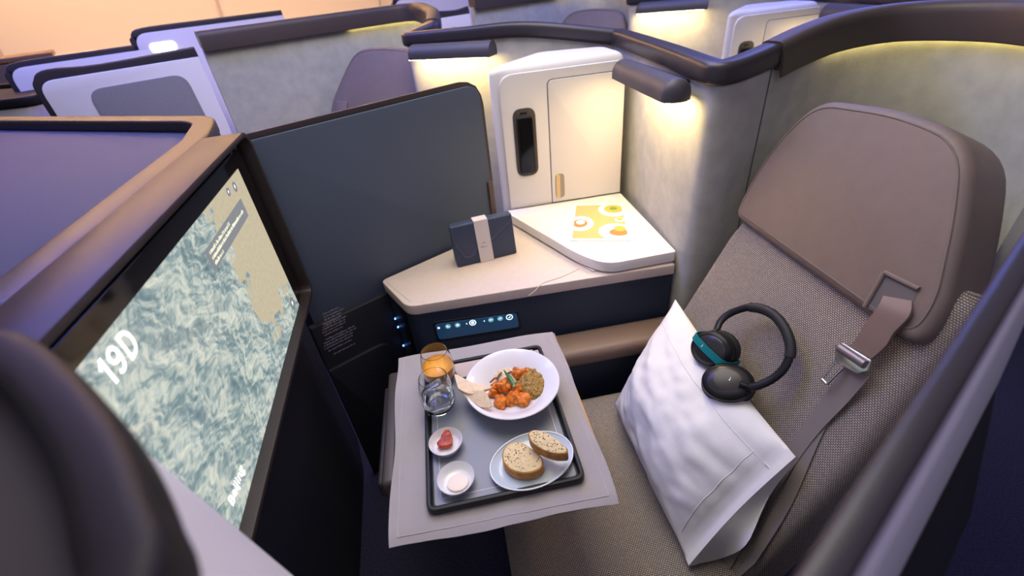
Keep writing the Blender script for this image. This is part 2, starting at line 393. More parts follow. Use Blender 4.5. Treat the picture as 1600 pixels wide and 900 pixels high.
#--PARTS--
# ------------------------------------------------------------------ the suite in front
build_shell('grey suede shell wall with dark rail curving behind the seat with pillow')
build_lamp('dark half-round reading lamp shining on menu card table')
_, CO, CU, CW = build_cabinet('white storage cabinet standing behind the marble side table')
build_handset('black touchscreen handset in the cabinet behind the marble side table', CO, CU, CW)
seat, headrest = build_seat('tweed suite seat with brown leather headrest carrying pillow and headphones')

# privacy divider
ZD = 1.238
DO = P0+A*-.222; DL = .680
dv = thing('privacy_divider', 'blue-grey privacy divider panel between monitor and white cabinet', 'divider', DO+A*.3+V((0, 0, .72)))
dout = round_poly([(0, .70), (DL, .70), (DL, ZD), (0, ZD)], [.002, .01, .05, .002], 8)
slab('panel', dout, DO, A, (0, 0, 1), -.020, .002, M_divider, dv, .003)
edge = [DO+A*u+V((0, 0, w_))+N*.009 for u, w_ in [(0, ZD+.001), (.3, ZD+.001), (DL-.06, ZD+.001), (DL-.035, ZD-.004), (DL-.015, ZD-.016), (DL-.003, ZD-.038), (DL+.001, ZD-.06), (DL+.001, 1.0), (DL+.001, .80)]]
sweep('edge_trim', edge, round_poly([(-.014, -.004), (.014, -.004), (.014, .005), (-.014, .005)], .003, 2), mat('trim_dark', (.035, .025, .028), .4), dv, up=N, smooth=50)
slab('pull_grip', rrect(DL-.016, DL+.004, .815, .935, .008), DO, A, (0, 0, 1), -.002, .010, mat('grip_brown', (.075, .05, .042), .45), dv, .003)

# side console
ZC = .76
FL = pz(640, 495, .725); FR = V((.598, 1.040, 0)); BL = P0+A*.0-N*.012
FL = V((FL.x, FL.y, 0))
con = thing('side_console', 'beige-topped side console with navy front and lit control panel', 'console', (.2, 1.2, 0))
plan = [FL, FR, V((.600, 1.50, 0)), V((.2, 1.500, 0)), V((.12, 1.44, 0)), BL]
prism('padded_top', round_poly(plan, [.03, .004, .004, .01, .01, .02], 6), .727, ZC, M_beige, con, .012, 4, smooth=50)
ins = [FL+V((.008, .008, 0)), FR+V((-.004, .008, 0)), V((.597, 1.49, 0)), V((.2, 1.49, 0)), V((.12, 1.43, 0)), BL+V((.01, -.006, 0))]
prism('front_body', round_poly(ins, [.02, .002, .002, .01, .01, .01], 6), .0, .728, M_navy, con, .003)
# stitched seams and slot on the padded top
M_seam = mat('pad_seam', (.46, .38, .34), .7)
sp = [pz(*p, ZC+.0004) for p in [(826, 462), (835, 455), (842, 448), (852, 441), (880, 432), (905, 420)]]
tube('seam', smooth_path(sp, 4), .0012, M_seam, con, n=6)
tube('seam', [pz(604, 441, ZC+.0002), pz(642, 472, ZC+.0002)], .0009, M_seam, con, n=6)
q = [pz(*p, 0) for p in ()]
g0, g1 = pz(908, 411, ZC), pz(930, 424, ZC); gu = (g1-g0).normalized(); gw = V((-gu.y, gu.x, 0))
slab('power_flap', rrect(-.002, (g1-g0).length, -.009, .009, .005), g0, gu, gw, .0, .0035, M_beige, con, .001)
# control panel on the front
FU = (FR-FL).normalized(); FO = FL+V((.008, .008, 0)); FN = FU.cross(V((0, 0, 1)))
def fpix(x, y, off=0): return pp(x, y, FO+FN*off, FN)
def fuv(x, y, off=0): return uvof(fpix(x, y, off), FO, FU, (0, 0, 1))
rec = [fuv(*p) for p in [(683, 534), (815, 514), (811, 485), (675, 503)]]
slab('control_surround', round_poly(rec, .014, 5), FO, FU, (0, 0, 1), -.002, .0022, mat('surround', (.012, .016, .03), .4), con, .0015)
scr = [fuv(*p) for p in [(686, 530), (811, 510), (807, 488), (679, 506)]]
cp = slab('control_panel', round_poly(scr, .011, 5), FO, FU, (0, 0, 1), 0, .0034, mat('control_glass', (.020, .060, .125), .15, emit=(.02, .07, .16), estr=.35), con, .001)
def disc(name, x, y, r, m, off, n=20, par=cp):
    u, w_ = fuv(x, y, off); slab(name, [(u+p[0], w_+p[1]) for p in circle(r, n)], FO, FU, (0, 0, 1), off, off+.0003, m, par, smooth=0)
def glyph(x, y, pts, off=.0040):
    u, w_ = fuv(x, y, off); slab('symbol', [(u+a_, w_+b_) for a_, b_ in pts], FO, FU, (0, 0, 1), off, off+.0002, M_icon, cp, smooth=0)
k_ = .00155
M_cpd = MATS['control_glass']
disc('button', 685.5, 512.4, 2.3*k_, M_icon, .0035); disc('button', 685.5, 512.4, .8*k_, M_cpd, .0039)
for x, y in ((700, 510), (715, 508), (767, 499.8), (781.5, 497.7)): disc('button', x, y, 5.4*k_, M_cyan, .0035)
for x, y in ((738.6, 504.2), (796, 495.5)):
    disc('button', x, y, 6.6*k_, M_icon, .0035); disc('button', x, y, 5.0*k_, M_cpd, .0039); 
glyph(738.6, 504.2, circle(3*k_, 14), .0043)
arrow = [(-1.6*k_, 0), (.6*k_, 2*k_), (0, 0), (.6*k_, -2*k_)]
glyph(729.5, 505.7, [(a_*1.3, b_) for a_, b_ in arrow][::-1]); glyph(757, 501.6, [(a_*1.3, b_) for a_, b_ in arrow][::-1])
glyph(700, 510, [(-2*k_, 2*k_), (-2*k_, -1.6*k_), (2.4*k_, -1.6*k_), (2.4*k_, -.6*k_), (-.4*k_, -.4*k_), (-.6*k_, 2*k_)])
glyph(715, 508, [(-2.4*k_, -1.6*k_), (2.4*k_, -1.6*k_), (1.6*k_, 1*k_), (0, 2.6*k_), (-1.6*k_, 1*k_)])
glyph(767, 499.8, [(-3*k_, -.5*k_), (3*k_, -.5*k_), (3*k_, .5*k_), (-3*k_, .5*k_)])
glyph(781.5, 497.7, [(-3*k_, -1.6*k_), (-.6*k_, -1.0*k_), (3*k_, 1.2*k_), (2.4*k_, 2*k_), (-.6*k_, 0), (-3*k_, -.7*k_)])
glyph(796, 495.5, [(-2.4*k_, -2.2*k_), (.6*k_, -1.6*k_), (2.2*k_, .8*k_), (1.8*k_, 2.6*k_), (.8*k_, 2.4*k_), (0, 0), (-2.6*k_, -1.2*k_)], .0043)
# sockets with small blue lights on the end of the console
EU = (BL-FL).normalized(); EO = FL+V((-.0, .012, 0)); 
EN = V((0, 0, 1)).cross(EU) if V((0, 0, 1)).cross(EU).x < 0 else EU.cross(V((0, 0, 1)))
slab('socket_panel', rrect(.045, .085, .50, .715, .01), EO, EU, (0, 0, 1), -.012, .002, M_black, con, .002) if EU.cross(V((0, 0, 1))).x < 0 else slab('socket_panel', rrect(.045, .085, .50, .715, .01), EO, EU, (0, 0, 1), -.002, .012, M_black, con, .002)
for x, y in ((617.5, 498), (622, 511), (630.5, 540)):
    p = pp(x, y, EO+EN*.004, EN); lump('indicator', p, (.0028, .0045, .0032), M_bluel, con, sub=2, amp=0)
# armrest ledge under the console front
arm = thing('armrest', 'brown armrest ledge below the navy console front', 'armrest', (.25, 1.0, .48))
sweep('pad', [V((-.12, 1.000, .548)), V((.25, .992, .553)), V((.595, .985, .556))], round_poly([(-.048, -.035), (.050, -.035), (.050, .030), (-.048, .018)], .022, 4), mat('armrest_brown', (.20, .135, .105), .42), arm, smooth=50)
box('support', (-.12, .975, 0), (.592, 1.030, .518), M_navy, arm, .004)

# marble side table
ZM = .798
mt = [pz(783, 333, ZM), pz(905, 398, ZM), pz(948, 413, ZM), pz(1055, 393, ZM)]
mplan = [V((.168, 1.500)), mt[1].to_2d(), mt[2].to_2d(), V((.6015, mt[3].y)), V((.604, 1.497))]
M_marble = mat('white_marble', (.80, .77, .72), .22, var=.05, vscale=9, coat=.2)
tb = prism('side_table', round_poly(mplan, [.01, .06, .05, .008, .002], 8), ZC+.006, ZM, M_marble, None, .006, 3, smooth=50)
tag(tb, 'white marble side table slab under the reading lamp', 'table')
# menu card
ZK = ZM+.0022
mc = [pz(*p, ZK) for p in [(890, 376), (987, 376), (972, 318), (897, 320)]]
ctr = sum(mc, V((0, 0, 0)))/4
menu = thing('menu_card', 'printed menu card with dishes lying on marble table', 'card', (ctr.x, ctr.y, ZM))
card = mesh('sheet', [p+V((0, 0, -.0021)) for p in mc]+mc, [(3, 2, 1, 0), (4, 5, 6, 7), (0, 1, 5, 4), (1, 2, 6, 5), (2, 3, 7, 6), (3, 0, 4, 7)], mat('card_white', (.82, .80, .76), .5), menu, smooth=0)
MX = (mc[1]-mc[0]); MY = (mc[3]-mc[0])
def mpt(u, v, dz=.0003): return mc[0]+MX*u+MY*v+(mc[2]-mc[1]-MY)*u*v+V((0, 0, dz))
mesh('photo_ground', [mpt(.04, .05), mpt(.96, .05), mpt(.97, .97), mpt(.05, .97)], [(0, 1, 2, 3)], mat('print_gold', (.62, .42, .16), .5), menu, smooth=0)
def pdisc(name, u, v, ru, rv, m, dz, arc=None):
    ps = [mpt(min(.96, max(.04, u+ru*math.cos(a))), min(.97, max(.05, v+rv*math.sin(a))), dz) for a in [2*math.pi*i/26 for i in range(26)]]
    mesh(name, ps, [tuple(range(26))], m, menu, smooth=0)
M_pw = mat('print_white', (.85, .84, .80), .5); M_po = mat('print_orange', (.55, .22, .06), .5); M_py = mat('print_yellow', (.62, .42, .06), .5); M_pg = mat('print_green', (.15, .3, .05), .5)
pdisc('printed_plate', .16, .44, .24, .20, M_pw, .0006); pdisc('printed_food', .15, .44, .14, .11, M_po, .0009); pdisc('printed_food', .16, .47, .08, .06, M_pw, .0011)
pdisc('printed_plate', .80, .82, .30, .20, M_pw, .0006); pdisc('printed_food', .80, .84, .19, .12, M_py, .0009); pdisc('printed_food', .80, .85, .08, .05, M_pg, .0011)
pdisc('printed_plate', .78, .22, .30, .21, M_pw, .0006); pdisc('printed_food', .82, .20, .16, .09, M_po, .0009); pdisc('printed_food', .85, .29, .10, .07, M_py, .0011)
pdisc('printed_cup', .88, .53, .09, .06, M_pw, .0006); pdisc('printed_food', .88, .54, .06, .035, M_py, .0009)
# amenity pouch
b0, b1 = pz(716, 419, ZC), pz(808, 396, ZC); U = (b1-b0).normalized(); Wk = (b1-b0).length
Bk = V((-U.y, U.x, 0)); hk = pv(702, 356, b0+Bk*.012)-ZC
kit = thing('amenity_pouch', 'navy amenity pouch with pale paper sleeve standing on console', 'pouch', (b0+b1)/2+Bk*.03)
M_kit = mat('pouch_navy', (.035, .050, .095), .5, bump=.15, bscale=400); M_slv = mat('sleeve_paper', (.62, .56, .55), .7)
tz = ZC+hk; dpt = .055
def kp(u, d, h): return b0+U*u+Bk*(d+h*.012/hk)+V((0, 0, h+.0005))
vs = [kp(0, 0, 0), kp(Wk, 0, 0), kp(Wk, dpt, 0), kp(0, dpt, 0), kp(-.004, .0, hk), kp(Wk-.002, .0, hk), kp(Wk-.004, dpt*.5, hk*1.0), kp(.0, dpt*.5, hk*1.0)]
bm = bmesh.new(); bv = [bm.verts.new(v) for v in vs]
for f in [(3, 2, 1, 0), (4, 5, 6, 7), (0, 1, 5, 4), (1, 2, 6, 5), (2, 3, 7, 6), (3, 0, 4, 7)]: bm.faces.new([bv[i] for i in f])
bevel(bm, .004, 3); bm_out(bm, 'body', M_kit, kit)
KW = (kp(0, 0, hk)-kp(0, 0, 0)).normalized()
fl = round_poly([(.002, hk*.99), (.004, hk*.62), (.030, hk*.20), (.058, hk*.24), (.070, hk*.42), (.100, hk*.42), (Wk-.006, hk*.86), (Wk-.006, hk*.99)], [.002, .01, .02, .02, .01, .01, .01, .002], 6)
slab('flap', fl, kp(0, 0, 0), U, KW, .0005, .003, M_kit, kit, .001)
tube('flap_edge', [kp(0, 0, 0)+U*u_+KW*w_-Bk*.0034 for u_, w_ in fl[6:-7]], .0009, mat('pouch_edge', (.10, .12, .18), .5), kit, n=6)
s0, s1 = Wk*.375, Wk*.60
slab('sleeve', [(s0, 0), (s1, 0), (s1-.002, hk*1.02), (s0-.002, hk*1.02)], kp(0, 0, 0), U, KW, .003, .0042, M_slv, kit)
mesh('sleeve_top', [kp(s0-.002, -.004, hk+.003), kp(s1-.002, -.004, hk+.003), kp(s1-.002, dpt*.5, hk+.003), kp(s0-.002, dpt*.5, hk+.003)], [(0, 1, 2, 3)], M_slv, kit, smooth=0)
word_rows('print', kp(0, 0, 0), U, KW, [(s0+.012, hk*.47, .013), (s0+.007, hk*.37, .022)], .0035, mat('print_grey', (.2, .2, .22), .6), kit, nrm=.0044)

# dark side wall of the footwell, below the divider, with the printed notice
fw = thing('footwell_wall', 'dark footwell side wall with printed notice below blue divider', 'panel', P0-A*.2)
FWO = P0-N*.020-A*.24
slab('wall_panel', [(0, 0), (.255, 0), (.255, .712), (0, .712)], FWO, A, (0, 0, 1), -.02, .0, M_darkw, fw, .003)
slab('lower_pocket', round_poly([(0.0, .05), (.20, .05), (.20, .55), (0.0, .55)], [.001, .04, .04, .001], 6), FWO, A, (0, 0, 1), 0, .012, M_darkw, fw, .005)
def wuv(x, y): return uvof(pp(x, y, FWO, N), FWO, A, (0, 0, 1))
rows = []
lines = [((505, 492), (530, 481)), ((506, 496), (536, 484)), ((507, 501), (533, 490)), ((505, 507), (532, 496)), ((504, 511), (540, 496)), ((504, 516), (538, 501)), ((504, 520), (540, 505)), ((507, 524), (536, 512)),
         ((509, 530), (555, 511)), ((506, 536), (556, 515)), ((506, 541), (552, 521)), ((507, 545), (552, 526)), ((513, 548), (550, 533)), ((521, 553), (556, 538))]
for p, q in lines:
    u0, w0 = wuv(*p); u1, w1 = wuv(*q); rows.append((u0, (w0+w1)/2, u1-u0))
word_rows('notice_print', FWO, A, (0, 0, 1), rows, .0055, mat('notice_ink', (.30, .28, .36), .7), fw, nrm=.0006)
#--MONITOR--
# monitor unit: housing, frame, display
ZT = 1.27
HD = RM @ V(((601-800)/FPX, (-21-450)/FPX, 1)); HD.z = 0; HD.normalize()      # along the display
MP = pz(385, 200, ZT); MN = V((HD.y, -HD.x, 0))                                # facing the seat
def suv(x, y, off=0): return uvof(pp(x, y, MP+MN*off, MN), V((MP.x, MP.y, 0)), HD, (0, 0, 1))
SO = V((MP.x, MP.y, 0)); ZB = .826
mon = thing('monitor_unit', 'large seat monitor in brown frame showing a flight map', 'monitor', SO+HD*-.35+V((0, 0, .70)))
UL = -.79
# frame: a band round the display, deeper than the glass
out = round_poly([(UL, ZB), (0, ZB), (0, ZT), (UL, ZT)], [.03, .03, .045, .03], 8)
inn = round_poly([(UL+.012, ZB+.012), (-.012, ZB+.012), (-.012, ZT-.012), (UL+.012, ZT-.012)], [.022, .022, .035, .022], 8)
def ringslab(name, o, i, t0, t1, m, par):
    vs = []; n = len(o)
    for (pl, t) in ((o, t0), (o, t1), (i, t1), (i, t0)): vs += [SO+HD*u+V((0, 0, w_))-(-MN)*0+MN*t for u, w_ in pl]
    fs = [(k*n+j, k*n+(j+1) % n, ((k+1) % 4)*n+(j+1) % n, ((k+1) % 4)*n+j) for k in range(4) for j in range(n)]
    bm = bmesh.new(); bv = [bm.verts.new(v) for v in vs]
    for f in fs: bm.faces.new([bv[x] for x in f])
    bevel(bm, .0025, 2, 50); return bm_out(bm, name, m, par)
ringslab('frame', out, inn, -.085, .0, mat('frame_brown', (.026, .018, .017), .42, spec=.35), mon)
def mslab(name, o, t0, t1, m, par, bev=0, **k):
    O = SO; a_, b_ = t0, t1
    if HD.cross(V((0, 0, 1))).dot(MN) < 0: a_, b_ = -t1, -t0
    return slab(name, o, O, HD, (0, 0, 1), a_, b_, m, par, bev, **k)
mslab('back_plate', [(UL+.01, ZB+.01), (-.01, ZB+.01), (-.01, ZT-.01), (UL+.01, ZT-.01)], -.085, -.045, M_blackm, mon)
GT = -.024                                                                     # glass plane
bez = mslab('bezel', rrect(UL+.02, -.024, ZB+.022, ZT-.030, .012), -.044, GT, mat('bezel_gloss', (.012, .010, .009), .08), mon, .002)
for u in (-.05, -.085): mslab('catch', rrect(u-.006, u+.006, ZT-.030, ZT-.012, .003), -.04, -.02, M_rail, mon, .002)
c4 = [suv(*p, GT) for p in [(375, 825), (470, 479), (370, 265)]]
sL, sR, sB, sT = UL+.055, (c4[1][0]+c4[2][0])/2, (c4[0][1]+c4[1][1])/2, c4[2][1]
_t1 = suv(372, 430, GT); _t2 = suv(415, 560, GT)
TANU = (_t1[0]-sL)/.60; TANW = (_t2[1]-sB)/.60
def screen_material():
    m = bpy.data.materials.new('flight_map'); m.use_nodes = True; nt = m.node_tree; N_ = nt.nodes; Lk = nt.links; b = N_['Principled BSDF']
    uv = N_.new('ShaderNodeUVMap')
    mp = N_.new('ShaderNodeMapping'); mp.inputs['Rotation'].default_value = (0, 0, .6); mp.inputs['Scale'].default_value = (1, 1.7, 1); Lk.new(uv.outputs['UV'], mp.inputs['Vector'])
    wn = N_.new('ShaderNodeTexNoise'); wn.inputs['Scale'].default_value = 6; wn.inputs['Detail'].default_value = 3; Lk.new(mp.outputs['Vector'], wn.inputs['Vector'])
    mx = N_.new('ShaderNodeVectorMath'); mx.operation = 'MULTIPLY_ADD'; mx.inputs[1].default_value = (.16, .16, 0); Lk.new(wn.outputs['Color'], mx.inputs[0]); Lk.new(mp.outputs['Vector'], mx.inputs[2])
    r = N_.new('ShaderNodeTexNoise'); r.inputs['Scale'].default_value = 5; r.inputs['Detail'].default_value = 10; r.inputs['Roughness'].default_value = .57
    Lk.new(mx.outputs['Vector'], r.inputs['Vector'])
    # relief shading: difference of two shifted samples
    sh = N_.new('ShaderNodeVectorMath'); sh.operation = 'ADD'; sh.inputs[1].default_value = (.007, .010, 0); Lk.new(mx.outputs['Vector'], sh.inputs[0])
    r2 = N_.new('ShaderNodeTexNoise'); r2.inputs['Scale'].default_value = 5; r2.inputs['Detail'].default_value = 10; r2.inputs['Roughness'].default_value = .57
    Lk.new(sh.outputs['Vector'], r2.inputs['Vector'])
    df = N_.new('ShaderNodeMath'); df.operation = 'SUBTRACT'; Lk.new(r.outputs['Fac'], df.inputs[0]); Lk.new(r2.outputs['Fac'], df.inputs[1])
    ad = N_.new('ShaderNodeMath'); ad.operation = 'MULTIPLY_ADD'; ad.inputs[1].default_value = 4.4; ad.inputs[2].default_value = .55; Lk.new(df.outputs[0], ad.inputs[0])
    rp = N_.new('ShaderNodeValToRGB'); e = rp.color_ramp.elements; e[0].position = .12; e[0].color = (.085, .15, .18, 1); e[1].position = .92; e[1].color = (.78, .78, .64, 1)
    x = e.new(.45); x.color = (.25, .34, .35, 1); x = e.new(.66); x.color = (.56, .61, .55, 1)
    Lk.new(ad.outputs[0], rp.inputs['Fac'])
    # pale plain in the upper far corner
    sp = N_.new('ShaderNodeSeparateXYZ'); Lk.new(uv.outputs['UV'], sp.inputs[0])
    l1 = N_.new('ShaderNodeMath'); l1.operation = 'MULTIPLY_ADD'; l1.inputs[1].default_value = 1.0; l1.inputs[2].default_value = -TANU; Lk.new(sp.outputs['X'], l1.inputs[0])
    l2 = N_.new('ShaderNodeMath'); l2.operation = 'MULTIPLY_ADD'; l2.inputs[1].default_value = 1.0; l2.inputs[2].default_value = -TANW; Lk.new(sp.outputs['Y'], l2.inputs[0])
    l3 = N_.new('ShaderNodeMath'); l3.operation = 'MINIMUM'; Lk.new(l1.outputs[0], l3.inputs[0]); Lk.new(l2.outputs[0], l3.inputs[1])
    n2 = N_.new('ShaderNodeTexNoise'); n2.inputs['Scale'].default_value = 16; n2.inputs['Detail'].default_value = 6; Lk.new(uv.outputs['UV'], n2.inputs['Vector'])
    l4 = N_.new('ShaderNodeMath'); l4.operation = 'MULTIPLY_ADD'; l4.inputs[1].default_value = .34; l4.inputs[2].default_value = -.17; Lk.new(n2.outputs['Fac'], l4.inputs[0])
    l5 = N_.new('ShaderNodeMath'); l5.operation = 'ADD'; Lk.new(l3.outputs[0], l5.inputs[0]); Lk.new(l4.outputs[0], l5.inputs[1])
    l6 = N_.new('ShaderNodeMath'); l6.operation = 'MULTIPLY'; l6.use_clamp = True; l6.inputs[1].default_value = 45; Lk.new(l5.outputs[0], l6.inputs[0])
    n3 = N_.new('ShaderNodeTexNoise'); n3.inputs['Scale'].default_value = 60; n3.inputs['Detail'].default_value = 5; Lk.new(uv.outputs['UV'], n3.inputs['Vector'])
    tn = N_.new('ShaderNodeValToRGB'); tn.color_ramp.elements[0].color = (.50, .43, .28, 1); tn.color_ramp.elements[1].color = (.66, .58, .42, 1); Lk.new(n3.outputs['Fac'], tn.inputs['Fac'])
    mixn = N_.new('ShaderNodeMix'); mixn.data_type = 'RGBA'; Lk.new(l6.outputs[0], mixn.inputs[0]); Lk.new(rp.outputs['Color'], mixn.inputs[6]); Lk.new(tn.outputs['Color'], mixn.inputs[7])
    b.inputs['Base Color'].default_value = (.01, .01, .01, 1); b.inputs['Roughness'].default_value = .12
    Lk.new(mixn.outputs[2], b.inputs['Emission Color']); b.inputs['Emission Strength'].default_value = 1.0
    return m
q = [SO+HD*u+V((0, 0, w_))+MN*(GT+.0006) for u, w_ in [(sL, sB), (sR, sB), (sR, sT), (sL, sT)]]
disp = mesh('display', q, [(0, 1, 2, 3)], screen_material(), mon, smooth=0, uv=lambda v: ((uvof(v, SO, HD, (0, 0, 1))[0]-sL)/.60, (v[2]-sB)/.60))
M_stext = mat('screen_text', (1, 1, 1), .5, emit=(1, 1, .98), estr=1.0)
M_sgrey = mat('screen_grey', (.2, .22, .22), .5, emit=(.13, .145, .145), estr=1)
M_scream = mat('screen_cream', (.8, .8, .6), .5, emit=(.75, .75, .50), estr=1)
SX, SW = HD, V((0, 0, 1))
def spt(x, y, off): return pp(x, y, MP+MN*(GT+off), MN)
p0, p1 = spt(172, 606, .0012), spt(246, 520, .0012)
_o = spt(178, 607, .0012); hh_ = (spt(150, 566, .001)-spt(178, 606, .001)).length
def stroke(name, pts_, wd, closed=False):
    q_ = [V((x, y, 0)) for x, y in pts_]; n_ = len(q_); vs = []; fs = []
    for i, p in enumerate(q_):
        a_ = q_[i-1] if (i or closed) else p; b_ = q_[(i+1) % n_] if (i < n_-1 or closed) else p
        t = (b_-a_).normalized(); m_ = V((-t.y, t.x, 0))*wd/2
        vs += [_o+SX*(p+m_).x+SW*(p+m_).y, _o+SX*(p-m_).x+SW*(p-m_).y]
    for i in range(n_ if closed else n_-1): j = (i+1) % n_; fs.append((2*i, 2*i+1, 2*j+1, 2*j))
    return mesh(name, vs, fs, M_stext, disp, smooth=0)
wd_ = hh_*.17
stroke('numeral_one', [(.02*hh_, .70*hh_), (.12*hh_, .78*hh_), (.24*hh_, .92*hh_)], wd_*.9); stroke('numeral_one', [(.26*hh_, 1.0*hh_), (.26*hh_, 0)], wd_)
stroke('numeral_nine', [(.80*hh_+.22*hh_*math.cos(t), .68*hh_+.23*hh_*math.sin(t)) for t in [2*math.pi*i/28 for i in range(28)]], wd_, True)
stroke('numeral_nine', [(1.02*hh_, .68*hh_), (1.02*hh_, .40*hh_), (.96*hh_, .20*hh_), (.84*hh_, .09*hh_), (.70*hh_, .09*hh_), (.60*hh_, .17*hh_)], wd_)
stroke('letter_d', [(1.36*hh_, 0), (1.36*hh_, 1.0*hh_)], wd_)
stroke('letter_d', [(1.36*hh_, .92*hh_), (1.55*hh_, .92*hh_)]+[(1.55*hh_+.32*hh_*math.sin(t), .50*hh_+.42*hh_*math.cos(t)) for t in [math.pi*i/14 for i in range(1, 14)]]+[(1.55*hh_, .08*hh_), (1.36*hh_, .08*hh_)], wd_)
p0 = spt(364, 793, .0012); text('place_name', 'Beijing', p0, SX, SW, .026, M_stext, disp)
bq = [spt(*p, .001) for p in [(336, 425), (391, 342), (377, 308), (320, 391)]]
u0, w0 = uvof(bq[0], SO, HD, SW); u1, w1 = uvof(bq[2], SO, HD, SW)
u1 = uvof(bq[1], SO, HD, SW)[0]
def sflat(name, o, off, m): 
    vs = [SO+HD*u+V((0, 0, w_))+MN*(GT+off) for u, w_ in o]; return mesh(name, vs, [tuple(range(len(vs)))], m, disp, smooth=0)
sflat('message_box', [(u0, w0), (u1, w0), (u1, w1), (u0, w1)], .0010, M_sgrey)
hb = (w1-w0); lb = u1-u0
word_rows('message_text', SO+MN*(GT), HD, SW, [(u0+lb*.06, w0+hb*.66, lb*.5), (u0+lb*.06, w0+hb*.40, lb*.86), (u0+lb*.06, w0+hb*.14, lb*.2)], hb*.17, M_scream, disp, nrm=.0014)
for x, y, r, c in ((457, 474, .017, M_sgrey), (367, 292, .011, M_sgrey), (357, 300, .009, M_sgrey)):
    u, w_ = uvof(spt(x, y, .001), SO, HD, SW); sflat('screen_icon', [(u+a_, w_+b_) for a_, b_ in circle(r, 24)], .0010, c)
    sflat('screen_symbol', [(u+a_, w_+b_) for a_, b_ in [(-.2*r, -.35*r), (.3*r, .0), (.1*r, .45*r), (-.3*r, .2*r)]], .0014, M_stext)
# housing behind the display with its recessed top tray
hz = ZT-.004
h_a = SO-MN*.086+HD*-.004; h_b = SO-MN*.086+HD*-.70
rim_c = pz(330, 180, ZT); rim_l = pz(-60, 181, ZT)
hous = thing('monitor_housing', 'grey housing top with raised dark rim behind the monitor frame', 'housing', (-.9, 1.0, 0))
hp = [h_b, h_a, V((rim_c.x+.01, rim_c.y, 0)), V((rim_l.x, rim_l.y, 0)), V((-2.0, .9, 0)), V((-1.3, .50, 0))]
prism('body', round_poly(hp, [.01, .02, .06, .05, .05, .05], 6), 0.0, hz-.045, M_darkw, hous, .004)
prism('top_panel', round_poly(hp, [.01, .02, .06, .05, .05, .05], 6), hz-.045, hz-.028, M_shelf, hous, .002)
loop = round_poly(hp, [.01, .03, .07, .05, .05, .05], 7)
lp = [V((x, y, hz-.018)) for x, y in loop]
sweep('rim', lp, round_poly([(-.004, -.013), (.050, -.013), (.050, .020), (-.004, .020)], .008, 3), mat('rim_bronze', (.034, .025, .023), .40, spec=.4), hous, closed=True, smooth=50)
#--FORE--
# rounded ends of aisle walls
def inset(path, d):
    n = len(path); o = []
    for i in range(n):
        t = (path[(i+1) % n]-path[i-1]); t.z = 0; t.normalize(); o.append(path[i]+V((t.y, -t.x, 0))*d)
    return o
def wall_end(label, loop, z, fat=(.004, -.022)):
    cl = smooth_path([V((x, y, z)) for x, y in loop], 4, closed=True)
    c = sum(cl, V((0, 0, 0)))/len(cl)
    t = thing('aisle_wall_end', label, 'partition', (c.x, c.y, 0), 'rounded aisle wall ends')
    sweep('rim', cl, round_poly([(-.026, -.022), (.002, -.022), (.002, .014), (-.026, .014)], .009, 3), mat('rim_dark', (.010, .008, .008), .55, spec=.25), t, closed=True, smooth=50)
    lv = [inset(cl, o) for o in (fat[1], fat[1], fat[0])]; zz = (0, z-.30, z-.018); m = len(cl)
    vs = [V((p.x, p.y, h)) for r, h in zip(lv, zz) for p in r]
    mesh('body', vs, [(k*m+j, k*m+(j+1) % m, (k+1)*m+(j+1) % m, (k+1)*m+j) for k in range(2) for j in range(m)]+[tuple(range(m))[::-1], tuple(2*m+j for j in range(m))], M_white, t, smooth=60)
    prism('top_inlay', [(p.x, p.y) for p in inset(cl, .024)], z-.019, z-.006, M_taupe, t)
pts = [(-.40, .365), (-.359, .347), (-.303, .30), (-.248, .246), (-.212, .205), (-.184, .167), (-.162, .13)]
ZA = 1.335; sc = (H-ZA)/(H-1.28)
curve = [(x*sc, y*sc) for x, y in pts]
wall_end('rounded aisle wall end with thick dark rim beside monitor', [(-.62, .26), (curve[0][0]-.10, curve[0][1]+.02)]+curve+[(curve[-1][0]+.004, curve[-1][1]-.06), (-.12, -.12), (-.20, -.19), (-.55, -.10)], ZA)
wall_end('far rounded aisle wall end with dark rim behind monitor housing', [(x*1.1, y*1.1) for x, y in [(-2.6, 2.3), (-2.3, 2.62), (-1.84, 2.46), (-1.62, 2.37), (-1.42, 2.12), (-1.32, 1.92), (-1.40, 1.86), (-1.8, 1.98)]], 1.278, (.004, .002))
# aisle wall and its rail on the seat side
def build_aisle(label, s0, s1, inset_panel=True, off=0.0):
    """thin wall along the cabin axis beside the aisle; s along A measured from the foot under the camera"""
    q = V((.03, -.0175, 0)) - N*0
    t = thing('aisle_wall', label, 'partition', A*((s0+s1)/2), 'aisle walls of the suites')
    B = N*-.0005
    def P(s, o, z): return A*s - N*o + V((0, 0, z))      # o outwards to the aisle
    def strip(name, sec, m, bev=.003, a0=s0, a1=s1):
        vs = [P(a0, o, z) for o, z in sec]+[P(a1, o, z) for o, z in sec]; n = len(sec)
        bm = bmesh.new(); bv = [bm.verts.new(v) for v in vs]
        bm.faces.new(bv[:n][::-1]); bm.faces.new(bv[n:])
        for j in range(n): bm.faces.new((bv[j], bv[(j+1) % n], bv[n+(j+1) % n], bv[n+j]))
        bevel(bm, bev, 3, 30); return bm_out(bm, name, m, t)
    strip('rail', [(-.0055, 1.285), (.0087, 1.285), (.0087, 1.312), (-.0055, 1.312)], M_rail, .004)
    strip('upper_panel', [(-.002, .62), (.020, .62), (.039, 1.09), (.0135, 1.287), (-.002, 1.287)], M_white)
    strip('lower_panel', [(-.004, .0), (.086, .0), (.088, .90), (.040, 1.088), (-.004, 1.0)], M_blackm, .01)
    return t
build_aisle('white aisle wall with dark rail beside the seat with pillow', .05, .60)
